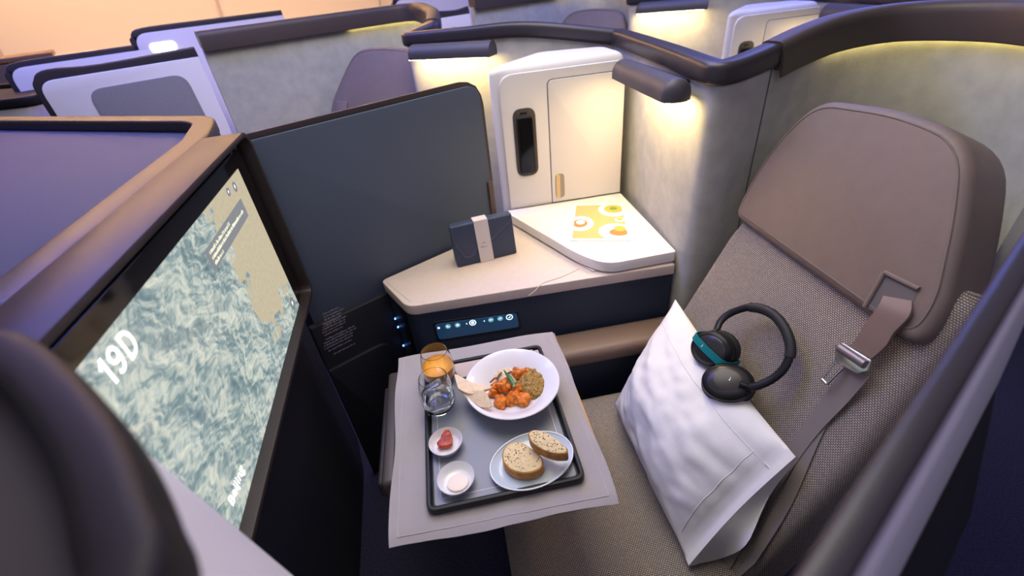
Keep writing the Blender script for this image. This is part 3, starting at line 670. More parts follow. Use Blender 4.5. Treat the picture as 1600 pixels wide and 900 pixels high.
#--MEAL--
# ------------------------------------------------------------------ seat belt on the seat
sl = [bpix(*p, .024) for p in [(1352, 480), (1383, 426), (1437, 452), (1408, 508)]]
mesh('belt_slot', [p+BN*.0006 for p in sl], [(0, 1, 2, 3)], M_gap, headrest, smooth=0)
M_bel = mat('belt_leather', (.17, .12, .10), .5, bump=.3, bscale=500); M_web = mat('belt_webbing', (.22, .19, .175), .8, bump=.4, bscale=900)
for a_, b_ in ((0, 1), (1, 2)): tube('slot_edge', [sl[a_]+BN*.002, sl[b_]+BN*.002], .004, M_brownl, headrest, n=8)
def ribbon(name, cl, width, th, m, parent, up=BN):
    """strap: cl = list of (left pixel, right pixel, offset)"""
    L = [bpix(*a, o) for a, b, o in cl]; R_ = [bpix(*b, o) for a, b, o in cl]
    L = smooth_path(L, 5); R_ = smooth_path(R_, 5); n = len(L); vs = []
    for l, r in zip(L, R_): vs += [l, r, r-BN*th, l-BN*th]
    fs = [(i*4+j, i*4+(j+1) % 4, i*4+4+(j+1) % 4, i*4+4+j) for i in range(n-1) for j in range(4)]+[(3, 2, 1, 0), tuple((n-1)*4+j for j in range(4))]
    bm = bmesh.new(); bv = [bm.verts.new(v) for v in vs]
    for f in fs: bm.faces.new([bv[i] for i in f])
    return bm_out(bm, name, m, parent, smooth=50)
web = ribbon('seat_belt', [((1322, 570), (1358, 590), .022), ((1285, 620), (1325, 628), .012), ((1228, 700), (1268, 690), .006), ((1160, 800), (1200, 790), .006), ((1090, 900), (1140, 890), .006)], 0, .002, M_web, seat)
ribbon('lower_strap', [((1305, 610), (1340, 595), .006), ((1262, 690), (1290, 668), .004), ((1200, 810), (1236, 790), .004), ((1140, 915), (1180, 880), .004)], 0, .002, M_web, web)
ribbon('leather_sleeve', [((1380, 462), (1425, 470), .026), ((1372, 478), (1420, 494), .034), ((1350, 508), (1396, 520), .032), ((1338, 528), (1384, 540), .030), ((1325, 545), (1362, 560), .026)], 0, .007, M_bel, web)
bk = [bpix(*p, .032) for p in [(1306, 540), (1318, 536), (1362, 563), (1356, 580), (1340, 584), (1306, 566)]]
bu = (bk[2]-bk[1]).normalized(); bw = BN.cross(bu)
slab('buckle', [uvof(p, bk[0], bu, bw) for p in bk][::1], bk[0], bu, bw, -.003, .002, M_metal, web, .0015)
tube('buckle_roller', [bpix(1312, 543, .038), bpix(1352, 570, .038)], .008, mat('roller', (.20, .17, .16), .35, metal=.5), web, n=12)
tg = [bpix(*p, .030) for p in [(1318, 574), (1304, 566), (1284, 592), (1292, 600)]]
for a_, b_ in ((0, 3), (1, 2), (2, 3)): tube('tongue', [tg[a_], tg[b_]], .0024, M_metal, web, n=8)

# ------------------------------------------------------------------ pillow
M_pil = mat('pillow_cotton', (.78, .76, .73), .85, bump=.15, bscale=500)
pT = bpix(1055, 468, .035); pR = bpix(1243, 714, .045); pL = pz(960, 632, .462); pB = pz(1076, 884, .455)
def pil(u, v, side):
    p = pL*(1-u)*(1-v)+pB*u*(1-v)+pT*(1-u)*v+pR*u*v
    nrm = (pB-pL).cross(pT-pL).normalized()
    if nrm.x > 0: nrm = -nrm
    e = max(0, math.sin(math.pi*min(1, u*1.06)))**.55*max(0, math.sin(math.pi*v))**.55
    if u > .94: e *= max(.0, (1-u)/.06)
    wr = .007*noise.noise(V((u*5, v*3.5, 1.3)))+.004*noise.noise(V((u*3+v*9, v*2-u*6, 4)))+.0025*noise.noise(V((u*16, v*15, 8)))
    cen = (u-.5)*(v-.5)
    pin = p+(p-(pL+pB+pT+pR)/4)*(-.05*math.sin(math.pi*u)*(1 if abs(v-.5) > .49 else abs(v-.5)*2)-.03*math.sin(math.pi*v)*abs(u-.5)*2)
    if side > 0: return pin+nrm*(.092*e+1.5*wr*min(1, e*2))
    return pin-nrm*(.030*e)-nrm*.0015
n = 44; vs = []; fs = []
for s in (1, -1): vs += [pil(i/n, j/n, s) for i in range(n+1) for j in range(n+1)]
K = (n+1)**2
for i in range(n):
    for j in range(n):
        a_ = i*(n+1)+j; fs.append((a_, a_+1, a_+n+2, a_+n+1)); fs.append((K+a_, K+a_+n+1, K+a_+n+2, K+a_+1))
for i in range(n):
    for a_, b_ in ((i, i+1), (n*(n+1)+i, n*(n+1)+i+1), (i*(n+1), (i+1)*(n+1)), (i*(n+1)+n, (i+1)*(n+1)+n)): fs.append((a_, b_, K+b_, K+a_))
pillow = thing('pillow', 'white cotton pillow leaning against tweed backrest under headphones', 'pillow', (pL+pB)/2-V((0, 0, .02)))
bm = bmesh.new(); bv = [bm.verts.new(v) for v in vs]
for f in fs: bm.faces.new([bv[i] for i in f])
bm_out(bm, 'cushion', M_pil, pillow, smooth=80)
for vv, a0, a1 in ((.84, .06, .97),): tube('hem_stitch', [pil(a0+(a1-a0)*i/30, vv, 1) for i in range(31)], .0011, mat('stitch', (.70, .68, .67), .9), pillow, n=6)
tube('hem_stitch', [pil(.90, .1+.75*i/20, 1) for i in range(21)], .0010, MATS['stitch'], pillow, n=6)

fl = [bpix(1240, 716, .040), bpix(1205, 770, .030), bpix(1190, 800, .030), bpix(1165, 852, .035), pz(1128, 872, .452), pz(1084, 882, .452)]
fi = [pil(1, 1-k/5, -1) for k in range(6)]
fl = smooth_path(fl, 4); fi = smooth_path(fi, 4); vs = []; fs = []; m_ = 6
for a_, b_ in zip(fi, fl):
    for k in range(m_): vs.append(a_.lerp(b_, k/(m_-1))-BN*.010*math.sin(math.pi*k/(m_-1)))
L_ = len(fi); fs = [(i*m_+k, i*m_+k+1, (i+1)*m_+k+1, (i+1)*m_+k) for i in range(L_-1) for k in range(m_-1)]
mesh('case_flap', vs, fs, M_pil, pillow, smooth=60)
# ------------------------------------------------------------------ headphones
hpn = thing('headphones', 'black over-ear headphones with teal band resting on pillow', 'headphones', bpix(1150, 610, .03))
band = smooth_path([bpix(x, y, o) for x, y, o in [(1120, 516, .075), (1126, 502, .066), (1142, 489, .055), (1172, 480, .045), (1204, 489, .040), (1226, 514, .038), (1235, 546, .038), (1226, 574, .042), (1207, 592, .050), (1184, 603, .062), (1172, 606, .066)]], 5)
sweep('headband', band, circle(.0085, 12, 1.0, .75), M_black, hpn, up=BN, smooth=60)
sweep('head_pad', [p-BN*.001 for p in band[15:33]], circle(.0105, 12, 1.0, .85), M_blackm, hpn, up=BN, smooth=60)
def cup(cx, cy, off, axis, rx, ry, rot):
    c = bpix(cx, cy, off); axis = V(axis).normalized()
    pad = lathe('ear_pad', [(.0, -.030), (.62, -.030), (.86, -.027), (1.0, -.018), (.98, -.008), (.9, -.004), (.0, -.004)], c, M_blackm, hpn, n=36, sx=1, sy=1, axis=None) if 0 else None
    def cone(name, prof, m, par):
        q_ = V((0, 0, 1)).rotation_difference(axis); vs = []; fs = []; n_ = 40; k = len(prof); ca, sa = math.cos(rot), math.sin(rot)
        for i in range(n_):
            t = 2*math.pi*i/n_; x, y = math.cos(t)*rx, math.sin(t)*ry; x, y = x*ca-y*sa, x*sa+y*ca
            for r, z in prof: vs.append(c+q_ @ V((x*r, y*r, z)))
        for i in range(n_):
            for j in range(k-1): fs.append((i*k+j, ((i+1) % n_)*k+j, ((i+1) % n_)*k+j+1, i*k+j+1))
        bm = bmesh.new(); bv = [bm.verts.new(v) for v in vs]
        for f in fs: bm.faces.new([bv[x] for x in f])
        bmesh.ops.remove_doubles(bm, verts=bm.verts, dist=1e-5)
        return bm_out(bm, name, m, par, smooth=50)
    cp_ = cone('ear_cup', [(0, -.012), (.93, -.012), (.98, -.006), (.98, .004), (.93, .011), (.80, .0135), (.79, .0125)], M_black, hpn)
    cone('ear_cap', [(.79, .0125), (.74, .0150), (.45, .0175), (0, .0185)], mat('ear_cap_bronze', (.040, .036, .036), .32, metal=.3), cp_)
    cone('ear_pad', [(0, -.034), (.60, -.034), (.84, -.033), (1.0, -.026), (1.02, -.018), (.95, -.0118), (0, -.0118)], M_blackm, cp_)
    q_ = V((0, 0, 1)).rotation_difference(axis)
    return cp_, c, axis, q_
camdir = lambda p: (C0-p).normalized()
c2 = bpix(1137, 598, .080)
cup2, c2, a2, q2 = cup(1137, 598, .080, (camdir(c2)+V((-.10, .10, .50))), .042, .052, math.radians(62))
c1 = bpix(1113, 546, .085)
cup1, c1, a1, q1 = cup(1113, 546, .085, (camdir(c1)+V((-.95, .15, -.05))), .042, .051, math.radians(50))
# forks that carry the cups
tube('fork', smooth_path([band[-1], c2+(band[-1]-c2)*.55+a2*.012, c2+(band[-1]-c2).normalized()*.038+a2*.006], 4), .0065, M_black, hpn, n=8)
tube('fork', smooth_path([band[0], c1+(band[0]-c1)*.75+a1*.006, c1+(band[0]-c1).normalized()*.030+a1*.004], 4), .0065, M_black, hpn, n=8)
def mark(c, ax, size, par, m, dx=0, dy=0, lift=.0192):
    rgt = cr.copy(); rgt = (rgt-ax*rgt.dot(ax)).normalized(); up_ = ax.cross(rgt)
    o = c+ax*lift+rgt*dx+up_*dy
    pts_ = [(-.9, -.9), (.1, -.15), (.9, .9), (.35, -.45), (-.1, -.9), (-.25, -.35)]
    vs = [o+rgt*a_*size+up_*b_*size for a_, b_ in pts_]
    mesh('wing_mark', vs, [(0, 5, 1), (5, 4, 3, 1), (1, 3, 2)], m, par, smooth=0)
M_mark = mat('wing_silver', (.8, .8, .8), .4)
mark(c2, a2, .005, cup2, M_mark, .004, .002)
# teal band round the far cup
M_teal = mat('teal_band', (.0, .20, .20), .6)
rg = (cr-a1*cr.dot(a1)).normalized(); up1 = a1.cross(rg)
dirb = (rg*.80-up1*.62).normalized(); sdb = a1.cross(dirb)
lp_ = [c1+dirb*(x*.0475)+a1*z for x, z in [(-1.03, -.020), (-1.04, -.004), (-.98, .012), (-.75, .0185), (0, .0215), (.75, .0185), (.98, .012), (1.04, -.004), (1.05, -.034), (.6, -.037), (-.6, -.037), (-1.0, -.034)]]
sweep('teal_strap', lp_, [(-.0008, -.0085), (.0008, -.0085), (.0008, .0085), (-.0008, .0085)], M_teal, cup1, closed=True, up=sdb, smooth=50)
mark(c1, a1, .005, cup1, M_mark, -.010, .010, .0232)
# ------------------------------------------------------------------ tray table and cloth
ZTB = .690
cTL, cTR, cBL, cBR = (pz(*p, .70) for p in [(622, 560), (865, 517), (608, 855), (968, 783)])
tt = thing('tray_table', 'brown fold-out tray table under the grey cloth', 'table', (-.01, .70, .55))
M_tt = mat('tray_brown', (.055, .042, .038), .45)
tbp = [(cBL.x+.008, cBL.y+.014), (cBR.x-.004, cBR.y+.014), (cTR.x-.004, cTR.y-.004), (cTL.x+.004, cTL.y-.004)]
prism('tabletop', round_poly(tbp, .015, 4), .668, ZTB+.006, M_tt, tt, .004)
box('edge_trim', (cTR.x-.006, cBR.y+.04, .690), (cTR.x+.0015, cTR.y-.004, .6965), mat('gold_edge', (.30, .19, .08), .4, metal=.4), tt, .001)
br = pz(600, 600, .66); 
box('side_bracket', (-.246, .575, .625), (-.214, .900, .682), M_tt, tt, .010)
box('slide_rail', (-.262, .60, .600), (-.240, .88, .650), M_rail, tt, .006)
box('support_arm', (-.250, .84, .560), (-.10, .905, .668), M_blackm, tt, .01)
box('support_post', (-.250, .86, .30), (-.205, .905, .57), M_blackm, tt, .008)
box('mounting_foot', (-.262, .87, .0), (-.20, .985, .31), M_blackm, tt, .008)
M_cloth = mat('table_linen', (.345, .315, .315), .85, bump=.25, bscale=700, var=.04, vscale=12)
n1, n2 = 50, 56; vs = []; fs = []
def cl_z(u, v):
    z = .7000
    e = max(0, .06-v)/.06                                  # near edge hangs past the table
    z -= .006*e*e*(1+.25*math.sin(u*7)) 
    z += .0012*noise.noise(V((u*4, v*5, 0)))+.0022*max(0, .16-v)/.16*noise.noise(V((u*9, v*3, 5)))
    return max(z, .6985) if v > .07 else z
for s in (0, 1):
    for i in range(n1+1):
        for j in range(n2+1):
            u, v = i/n1, j/n2; p = cBL*(1-u)*(1-v)+cBR*u*(1-v)+cTL*(1-u)*v+cTR*u*v
            wv = .003*math.sin(v*11)*(abs(u-.5)*2)**8+.002*math.sin(u*9+1)*(abs(v-.5)*2)**8
            vs.append(V((p.x+wv*(1 if u > .5 else -1), p.y+wv, cl_z(u, v)+.0006-.0012*s)))
K = (n1+1)*(n2+1)
for i in range(n1):
    for j in range(n2):
        a_ = i*(n2+1)+j; fs.append((a_, a_+n2+1, a_+n2+2, a_+1)); fs.append((K+a_, K+a_+1, K+a_+n2+2, K+a_+n2+1))
for i in range(n1):
    for a_, b_ in ((i*(n2+1), (i+1)*(n2+1)), (i*(n2+1)+n2, (i+1)*(n2+1)+n2)): fs.append((a_, b_, K+b_, K+a_))
for j in range(n2):
    for a_, b_ in ((j, j+1), (n1*(n2+1)+j, n1*(n2+1)+j+1)): fs.append((a_, b_, K+b_, K+a_))
tcl = thing('tablecloth', 'grey linen cloth spread over the tray table', 'tablecloth', (-.01, .70, .697))
bm = bmesh.new(); bv = [bm.verts.new(v) for v in vs]
for f in fs: bm.faces.new([bv[i] for i in f])
bm_out(bm, 'linen', M_cloth, tcl, smooth=60)
def cpt(u, v): p = cBL*(1-u)*(1-v)+cBR*u*(1-v)+cTL*(1-u)*v+cTR*u*v; return V((p.x, p.y, cl_z(u, v)+.0009))
hem = mat('hem_thread', (.47, .43, .43), .9)
for uv0, uv1 in (((.035, .03), (.965, .03)), ((.035, .03), (.035, .97)), ((.965, .03), (.965, .97))):
    tube('hem', [cpt(uv0[0]+(uv1[0]-uv0[0])*k/24, uv0[1]+(uv1[1]-uv0[1])*k/24) for k in range(25)], .0008, hem, tcl, n=5)
# serving tray
Z0 = .7022
tr = thing('serving_tray', 'black-rimmed serving tray carrying the meal on the cloth', 'tray', (0, .67, Z0))
q = [pz(*p, Z0+.016) for p in [(667, 800), (915, 746), (842, 540), (658, 570)]]
x0, x1 = (q[0].x), (q[1].x+q[2].x)/2+.002; y0, y1 = (q[0].y+q[1].y)/2, q[2].y+.004
tp = rrect(x0, x1, y0, y1, .018, 6)
prism('base', tp, Z0, Z0+.004, M_black, tr)
sweep('rim', [V((x, y, Z0+.009)) for x, y in tp], round_poly([(-.002, -.008), (.010, -.008), (.008, .008), (-.001, .008)], .003, 2), M_black, tr, closed=True, smooth=50)
ZMAT = Z0+.0058
tm = thing('tray_mat', 'blue-grey non-slip mat with white border inside the tray', 'mat', ((x0+x1)/2, (y0+y1)/2, Z0+.004))
prism('sheet', rrect(x0+.013, x1-.013, y0+.013, y1-.013, .008), Z0+.0042, ZMAT, mat('mat_bluegrey', (.21, .225, .26), .38, bump=.1, bscale=500), tm)
wl = mat('mat_line', (.52, .52, .56), .5)
for a_, b_ in (((x0+.025, y0+.026), (x1-.025, y0+.026)), ((x0+.025, y0+.026), (x0+.025, y1-.026)), ((x1-.025, y0+.026), (x1-.025, y1-.026)), ((x0+.025, y1-.026), (x1-.025, y1-.026))):
    box('border_line', (a_[0]-.0007, a_[1]-.0007, ZMAT), (b_[0]+.0007, b_[1]+.0007, ZMAT+.0003), wl, tm, smooth=0)
# folded napkin behind the bowl
nq = [pz(*p, ZMAT+.008) for p in [(716, 592), (852, 566), (846, 537), (706, 563)]]
nk = thing('napkin', 'folded beige napkin tucked behind the curry bowl', 'napkin', (nq[0]+nq[2])/2-V((0, 0, .008)))
nq = [V((p.x, min(p.y, y1-.013), p.z)) for p in nq]
M_nap = mat('napkin_beige', (.50, .41, .36), .85, bump=.2, bscale=600)
prism('lower_fold', [(p.x, p.y) for p in nq], ZMAT+.0004, ZMAT+.0065, M_nap, nk, .002)
prism('upper_fold', [(p.x, p.y) for p in [nq[0], nq[1]+(nq[0]-nq[1])*.04, nq[2]+(nq[3]-nq[2])*.12, nq[3]]], ZMAT+.0066, ZMAT+.011, M_nap, nk, .002)
# glasses
M_glass = mat('clear_glass', (1, 1, 1), .0, trans=1, ior=1.45); M_water = mat('water', (.95, .98, 1), .0, trans=1, ior=1.33)
M_juice = mat('orange_juice', (.95, .40, .015), .35)
HG = .096
def tumbler(rimpx, name, label, fill, m, fname, ext=0):
    c = pz(*rimpx, ZMAT+HG); c.z = ZMAT+.0004
    t = thing('tumbler', label, 'glass', c, 'drinks on the tray')
    outp = [(0, 0), (.021, .0), (.027, .003), (.035, .017), (.039, .036), (.039, .053), (.0355, .077), (.031, HG)]
    innp = [(.0298, HG), (.0343, .077), (.0377, .053), (.0377, .037), (.0337, .019), (.025, .009), (0, .008)]
    def curvy(p): 
        q = smooth_path([V((r, z, 0)) for r, z in p], 5); return [(max(0, a.x), a.y) for a in q]
    oc, ic = curvy(outp), curvy(innp)
    lathe('glass', oc+ic, c, M_glass, t, n=48, smooth=60)
    il = [(r, z) for r, z in ic[::-1] if z <= fill]
    lr = il[-1][0]
    lathe(fname, [(max(0, r-.0003), z+.0002) for r, z in il]+[(lr-.0004, fill), (0, fill)], c, m, t, n=48, smooth=50)
    return c
tumbler((678, 549), 'juice', 'tumbler of orange juice standing behind the water tumbler', .052, M_juice, 'juice')
tumbler((676, 590), 'water', 'tumbler of clear water standing in front of orange juice', .046, M_water, 'water')
# curry bowl
HB = .046
bc = pz(800, 597, ZMAT+HB); bl_, br_ = pz(727, 592, ZMAT+HB), pz(873, 603, ZMAT+HB); RB = (br_-bl_).length/2
bc = V((bc.x, bc.y+.002, ZMAT+.0004))
bo = thing('bowl', 'wide white china bowl filled with curry', 'bowl', bc)
k = RB
bprof = [(0, .003), (k*.42, .003), (k*.42, 0), (k*.47, 0), (k*.50, .005), (k*.66, .016), (k*.84, .032), (k*.985, HB-.002), (k, HB), (k*.985, HB+.0015), (k*.95, HB), (k*.80, .0345), (k*.66, .0235), (k*.62, .0185), (k*.52, .012), (k*.3, .0095), (0, .009)]
lathe('dish', bprof, bc, M_china, bo, n=64, smooth=60)
def on(x, y, h): return pz(x, y, bc.z+h)
M_chick = mat('curry_orange', (.66, .17, .010), .4, var=.6, vscale=90, bump=.8, bscale=260)
M_dal = mat('lentil_olive', (.33, .19, .035), .42, var=.6, vscale=230, bump=1, bscale=350)
M_rice = mat('rice', (.68, .52, .34), .6, var=.2, vscale=300, bump=1, bscale=400)
M_veg = mat('fried_onion', (.22, .10, .03), .6, var=.4, vscale=200, bump=.8, bscale=300)
# lentils: a mound on the right of the bowl
bm = bmesh.new(); bmesh.ops.create_icosphere(bm, subdivisions=5, radius=1); ce = on(831, 600, .012)
for v in bm.verts:
    d = v.co.copy(); p = V((d.x*.036, d.y*.048, d.z*(.021 if d.z > 0 else .003))); nz = noise.noise(p*260)*.0045+noise.noise(p*110)*.004
    v.co = ce+p+V((0, 0, nz if d.z > 0 else 0))
dal = bm_out(bm, 'lentil_curry', M_dal, None, smooth=60); tag(dal, 'olive brown lentil curry mound in the white bowl', 'curry'); dal['kind'] = 'stuff'
bm = bmesh.new(); bmesh.ops.create_icosphere(bm, subdivisions=5, radius=1); ce = on(790, 590, .010)
for v in bm.verts:
    d = v.co.copy(); p = V((d.x*.034, d.y*.036, d.z*(.015 if d.z > 0 else .002))); nz = noise.noise(p*260)*.003
    v.co = ce+p+V((0, 0, nz if d.z > 0 else 0))
rc = bm_out(bm, 'rice', M_rice, None, smooth=60); tag(rc, 'pilaf rice bed under the orange curry pieces', 'rice'); rc['kind'] = 'stuff'
ch = [(776, 604, .020, .0105), (785, 603, .026, .011), (771, 612, .016, .010), (781, 627, .016, .0125), (798, 603, .024, .010), (803, 620, .018, .013), (818, 624, .016, .012), (807, 607, .025, .009), (790, 597, .028, .0085), (813, 585, .022, .010), (822, 582, .019, .008), (806, 580, .024, .008), (797, 628, .013, .009)]
for x, y, h, r in ch:
    o = lump('curry_piece', on(x, y, h+.004), (r*random.uniform(1.15, 1.4), r*random.uniform(1.15, 1.4), r*1.05), M_chick, None, sub=3, amp=.62, freq=105)
    tag(o, 'orange curry coated chunk in the white bowl', 'curry chunk', 'curry chunks in the bowl')
for x, y, ang in ((772, 594, .4), (780, 588, .9), (774, 600, .1), (800, 583, -.3)):
    p = on(x, y, .027); d = V((math.cos(ang), math.sin(ang), .1))*.011
    o = tube('onion_strip', smooth_path([p-d, p+V((0, .002, .002)), p+d], 4), .0022, M_veg, None, n=7); tag(o, 'brown fried onion strip beside curry chunks', 'onion', 'fried onion strips')
chili = thing('green_chilli', 'green chilli pepper lying on top of the curry', 'chilli', on(794, 589, .032))
cpth = smooth_path([on(787, 578, .050), on(792, 585, .048), on(798, 593, .046), on(803, 602, .044)], 5); vs = []; 
nn_ = len(cpth); fs = []; m_ = 12
for i, p in enumerate(cpth):
    t = (cpth[min(nn_-1, i+1)]-cpth[max(0, i-1)]).normalized(); s = V((0, 0, 1)).cross(t).normalized(); u2 = t.cross(s); r = .0052*min(1, .12+1.6*i/nn_)
    vs += [p+s*r*math.cos(2*math.pi*j/m_)+u2*r*math.sin(2*math.pi*j/m_) for j in range(m_)]
fs = [(i*m_+j, i*m_+(j+1) % m_, (i+1)*m_+(j+1) % m_, (i+1)*m_+j) for i in range(nn_-1) for j in range(m_)]+[tuple(range(m_))[::-1], tuple((nn_-1)*m_+j for j in range(m_))]
mesh('pepper', vs, fs, mat('chilli_green', (.035, .15, .02), .25), chili, smooth=50)
lump('cut_end', cpth[-1]+(cpth[-1]-cpth[-2])*.1, (.004, .003, .004), mat('chilli_pith', (.55, .62, .35), .6), chili, sub=2, amp=.1)
# flat bread triangles over the bowl rim
M_naan = mat('naan', (.74, .56, .36), .7, var=.10, vscale=70, bump=.5, bscale=150)
def naan(px, hs, th, label):
    c3 = [pz(x, y, ZMAT+h) for (x, y), h in zip(px, hs)]
    nrm = (c3[1]-c3[0]).cross(c3[2]-c3[0]).normalized(); nrm = nrm if nrm.z > 0 else -nrm
    u = (c3[1]-c3[0]).normalized(); w_ = nrm.cross(u)
    pts_ = [uvof(p, c3[0], u, w_) for p in c3]
    o = slab('naan_piece', round_poly(pts_, .008, 5), c3[0], u, w_, -th, 0, M_naan, None, th*.45, 3, smooth=60)
    tag(o, label, 'bread')
naan([(709, 583), (716, 608), (735, 616), (771, 606), (740, 597)], [.062, .058, .055, .050, .060], .008, 'upper folded naan piece leaning over the bowl rim')
naan([(719, 610), (726, 620), (752, 637), (769, 637), (763, 613)], [.050, .046, .044, .047, .048], .008, 'lower naan piece on the bowl rim beside curry')
# small dishes
def dish(px, wpx, label, H_=.020):
    c = pz(*px, ZMAT+H_); e0, e1 = pz(px[0]-wpx/2, px[1], ZMAT+H_), pz(px[0]+wpx/2, px[1], ZMAT+H_); r = (e1-e0).length/2; c.z = ZMAT+.0004
    t = thing('small_dish', label, 'dish', c, 'small white dishes')
    lathe('dish', [(0, .002), (r*.60, .002), (r*.62, 0), (r*.68, 0), (r*.86, .007), (r*.985, H_-.001), (r, H_), (r*.975, H_+.001), (r*.93, H_-.002), (r*.80, .0085), (r*.66, .0050), (0, .0045)], c, M_china, t, n=44, smooth=60)
    return c, r
d1, r1 = dish((696, 689), 52, 'small white dish holding red chutney')
d2, r2 = dish((712, 746), 58, 'small white dish holding pale butter')
M_jam = mat('red_chutney', (.36, .040, .004), .3, var=.35, vscale=120, bump=.6, bscale=120)
jm = [pz(*p, d1.z+.008) for p in [(681, 698), (686, 706), (708, 702), (709, 682), (706, 678), (703, 671), (697, 669), (690, 682)]]
jc = sum(jm, V((0, 0, 0)))/8
bm = prism_bm([(jc.x+(p.x-jc.x)*.9, jc.y+(p.y-jc.y)*.78-.002) for p in jm], d1.z+.0062, d1.z+.018)
bevel(bm, .0035, 3); bmesh.ops.subdivide_edges(bm, edges=bm.edges, cuts=2, use_grid_fill=True)
for v in bm.verts: v.co += V((noise.noise(v.co*150), noise.noise(v.co*150+V((3, 3, 3))), noise.noise(v.co*170+V((9, 0, 0)))))*.002
ck = bm_out(bm, 'chutney', M_jam, None, smooth=60); tag(ck, 'lump of red chutney in a small white dish', 'chutney')
bt = lathe('butter', [(0, .0), (.017, .0), (.0205, .002), (.020, .005), (.014, .0068), (0, .0072)], V((d2.x+.002, d2.y-.004, d2.z+.0052)), mat('butter', (.82, .70, .58), .45), None, n=32, sx=1.0, sy=.85, smooth=60)
tag(bt, 'pale round butter portion in a small white dish', 'butter')
# oval plate
pc = pz(831, 718, ZMAT+.012); lx = (pz(893, 693, ZMAT+.012)-pz(769, 744, ZMAT+.012)); RA = lx.length/2; rot = math.atan2(lx.y, lx.x)
sy = (pz(812, 676, ZMAT+.012)-pz(850, 760, ZMAT+.012)).length/2/RA*.93
pc.z = ZMAT+.0004
pt = thing('bread_plate', 'oval pale blue side plate carrying two bread slices', 'plate', pc)
lathe('plate', [(0, .0015), (RA*.70, .0015), (RA*.72, 0), (RA*.78, 0), (RA*.9, .005), (RA, .012), (RA*.985, .0130), (RA*.94, .0108), (RA*.86, .0062), (RA*.76, .0045), (0, .0045)], pc, M_chinab, pt, n=60, sx=1, sy=sy, rot=rot, smooth=60)
sweep('white_rim', [V((pc.x+RA*.99*(math.cos(t)*math.cos(rot)-math.sin(t)*sy*math.sin(rot)), pc.y+RA*.99*(math.cos(t)*math.sin(rot)+math.sin(t)*sy*math.cos(rot)), pc.z+.0126)) for t in [2*math.pi*i/60 for i in range(60)]], circle(.0016, 8), M_china, pt, closed=True, smooth=60)
M_crumb = mat('bread_crumb', (.72, .56, .30), .85, var=.10, vscale=80, bump=.8, bscale=300)
M_crust = mat('bread_crust', (.46, .21, .05), .7, var=.3, vscale=60, bump=.5, bscale=200)
M_herb = mat('bread_herb', (.05, .045, .012), .8)
def bread(outline, O, U, W, th, label):
    U, W = V(U).normalized(), V(W); W = (W-U*W.dot(U)).normalized(); Nn = U.cross(W)
    t = thing('bread_slice', label, 'bread', O, 'herb bread slices')
    ol = round_poly(outline, .017, 6)
    slab('crust', ol, O, U, W, -th, 0, M_crust, t, .003, 3, smooth=60)
    cx = sum(p[0] for p in ol)/len(ol); cy = sum(p[1] for p in ol)/len(ol)
    cr_ = [(cx+(p[0]-cx)*.93, cy+(p[1]-cy)*.92) for p in ol]
    slab('crumb', cr_, O, U, W, -.001, .0008, M_crumb, t, .0005)
    bm = bmesh.new()
    for i in range(70):
        while True:
            a = random.uniform(0, 6.283); r = math.sqrt(random.random())*.95; j = cr_[int(a/6.283*len(cr_)) % len(cr_)]
            u, w_ = cx+(j[0]-cx)*r, cy+(j[1]-cy)*r; break
        c = O+U*u+W*w_+Nn*.0009; s = random.uniform(.0006, .0014); b_ = random.uniform(0, 6.28); e = U*math.cos(b_)+W*math.sin(b_); f = Nn.cross(e)
        bm.faces.new([bm.verts.new(c+e*s*1.6), bm.verts.new(c+f*s), bm.verts.new(c-e*s*1.6), bm.verts.new(c-f*s)])
    h = bm_out(bm, 'herb_flecks', M_herb, t, smooth=0); h['kind'] = 'stuff'
zb = ZMAT+.030
def bslice(px, zs, th, label):
    P = [pz(x, y, z) for (x, y), z in zip(px, zs)]
    U = (P[1]-P[0]).normalized(); nrm = U.cross(P[-1]-P[0]).normalized()
    if nrm.z < 0: nrm = -nrm
    W = nrm.cross(U); bread([uvof(p, P[0], U, W) for p in P], P[0], U, W, th, label)
bslice([(785, 722), (797, 735), (823, 742), (850, 731), (848, 712), (826, 697), (812, 688), (792, 694), (784, 706)], [ZMAT+.030]*9, .0235, 'flat lying herb bread slice on the oval plate')
bslice([(824, 676), (828, 690), (846, 703), (868, 710), (888, 709), (887, 699), (868, 684), (846, 672), (832, 671)], [ZMAT+.066-.00020*(y-671)+.00002*(x-824) for x, y in [(824, 676), (828, 690), (846, 703), (868, 710), (888, 709), (887, 699), (868, 684), (846, 672), (832, 671)]], .030, 'tilted herb bread slice resting on top of another slice')
#--BACK--
# ------------------------------------------------------------------ neighbouring suites
def build_door(label, s0, s1, mir=True):
    t = thing('aisle_door', label, 'door', P0+N*1.217+A*((s0+s1)/2), 'aisle doors of the far suites')
    O = P0+N*1.217
    slab('panel', round_poly([(s0, .05), (s1, .05), (s1, 1.335), (s0, 1.335)], [.002, .002, .002, .05], 6), O, A, (0, 0, 1), -.03, .0, M_white, t, .004)
    slab('inset', round_poly([(s0+.12, .30), (s1+.02-.06, .30), (s1-.075, 1.285), (s0+.12, 1.285)], [.01, .01, .05, .05], 8), O, A, (0, 0, 1), 0, .003, M_greyin, t, .001)
    ed = [O+A*u+V((0, 0, z))+N*.015 for u, z in [(s0+.002, 1.10), (s0+.002, 1.29), (s0+.012, 1.33), (s0+.05, 1.35), (s0+.2, 1.342), (s1, 1.352)]]
    sweep('rail', smooth_path(ed, 5), round_poly([(-.02, -.008), (.02, -.008), (.02, .010), (-.02, .010)], .006, 3), M_rail, t, up=N, smooth=50)
    return t
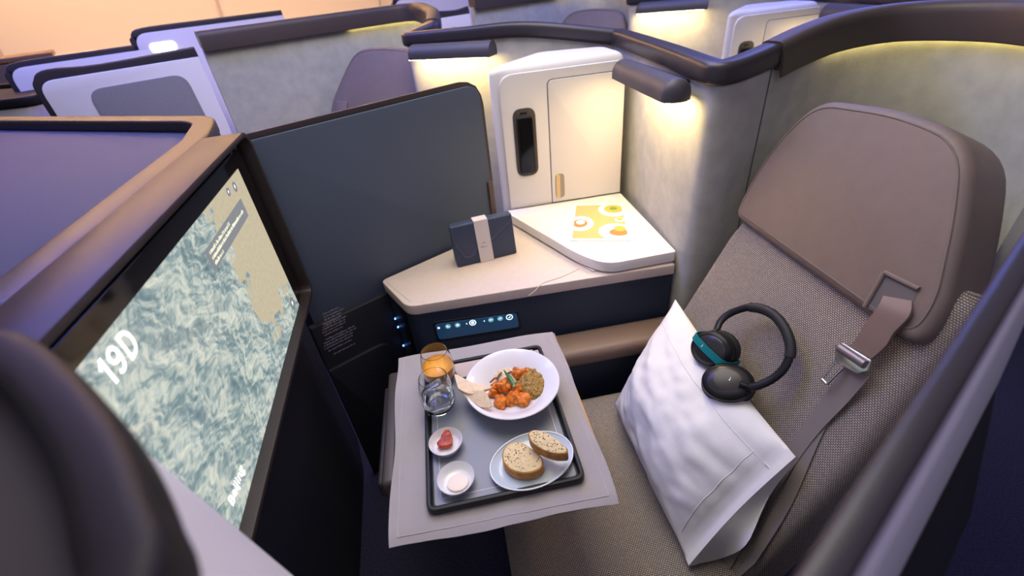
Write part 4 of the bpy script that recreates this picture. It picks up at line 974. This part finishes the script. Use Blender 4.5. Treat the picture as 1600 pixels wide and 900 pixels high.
def build_window_panel(label, s0, s1, lamp, dz=0):
    O = P0+N*1.78
    t = thing('window_suite_wall', label, 'partition', O+A*((s0+s1)/2), 'window suite walls')
    z1 = 1.36+dz
    slab('panel', round_poly([(s0, .05), (s1, .05), (s1, z1), (s0, z1)], [.002, .002, .002, .06], 6), O, A, (0, 0, 1), -.03, 0, M_white, t, .004)
    ed = [O+A*u+V((0, 0, z))+N*.015 for u, z in [(s0, z1-.4), (s0, z1-.06), (s0+.01, z1-.02), (s0+.05, z1+.002), (s0+.3, z1+.004), (s1, z1+.004)]]
    sweep('rail', smooth_path(ed, 5), round_poly([(-.02, -.006), (.02, -.006), (.02, .008), (-.02, .008)], .005, 3), M_rail, t, up=N, smooth=50)
    if lamp: slab('oval_light', rrect(s0+lamp[0], s0+lamp[1], z1-.085, z1-.045, .02, 6), O, A, (0, 0, 1), 0, .004, M_oval, t, .001)
for k_, (who, sh) in enumerate((('', V((0, 0, 0))), (' of the suite row behind', PITCH))):
    CUR = mirror_matrix(GSH+sh)
    build_shell('grey suede shell wall across the blue divider'+who, SHELLG)
    build_lamp('dark reading lamp across the blue divider'+who)
    CUR = mirror_matrix(GSH+sh-N*.055)
    build_seat('suite seat with brown headrest across the blue divider'+who, False)
for who, sh in ((' of the suite row behind', PITCH),):
    CUR = Matrix.Translation(sh)
    build_shell('grey suede shell wall behind the rail of the marble table'+who)
    build_lamp('dark reading lamp lighting the white cabinet'+who)
    _, o_, u_, w__ = build_cabinet('white storage cabinet'+who)
    build_handset('black handset in the cabinet'+who, o_, u_, w__)
CUR = Matrix.Identity(4)
build_door('white aisle door with grey inset panel beyond blue divider', -.60, -.075)
build_door('white aisle door with grey inset panel in the row behind', .995, 1.285)
build_window_panel('lavender white window suite wall with plain face', -.72, -.20, None, .0)
build_window_panel('white window suite wall with glowing oval light', -.235, .46, (.045, .155), .065)
build_window_panel('distant white window suite wall with glowing oval light', 1.125, 1.82, (.045, .155), .065)
CW0 = P0+N*2.35
wc = thing('window_console', 'dark brown console ledge beneath the cabin windows', 'console', CW0-A*.9)
slab('body', [(-1.6, 0), (-.60, 0), (-.60, 1.36), (-1.6, 1.36)], CW0, A, (0, 0, 1), -.25, 0, M_railb, wc, .01)
slab('ledge', [(-1.62, 1.36), (-.58, 1.36), (-.58, 1.385), (-1.62, 1.385)], CW0, A, (0, 0, 1), -.26, .01, mat('ledge_brown', (.12, .07, .045), .4), wc, .008)
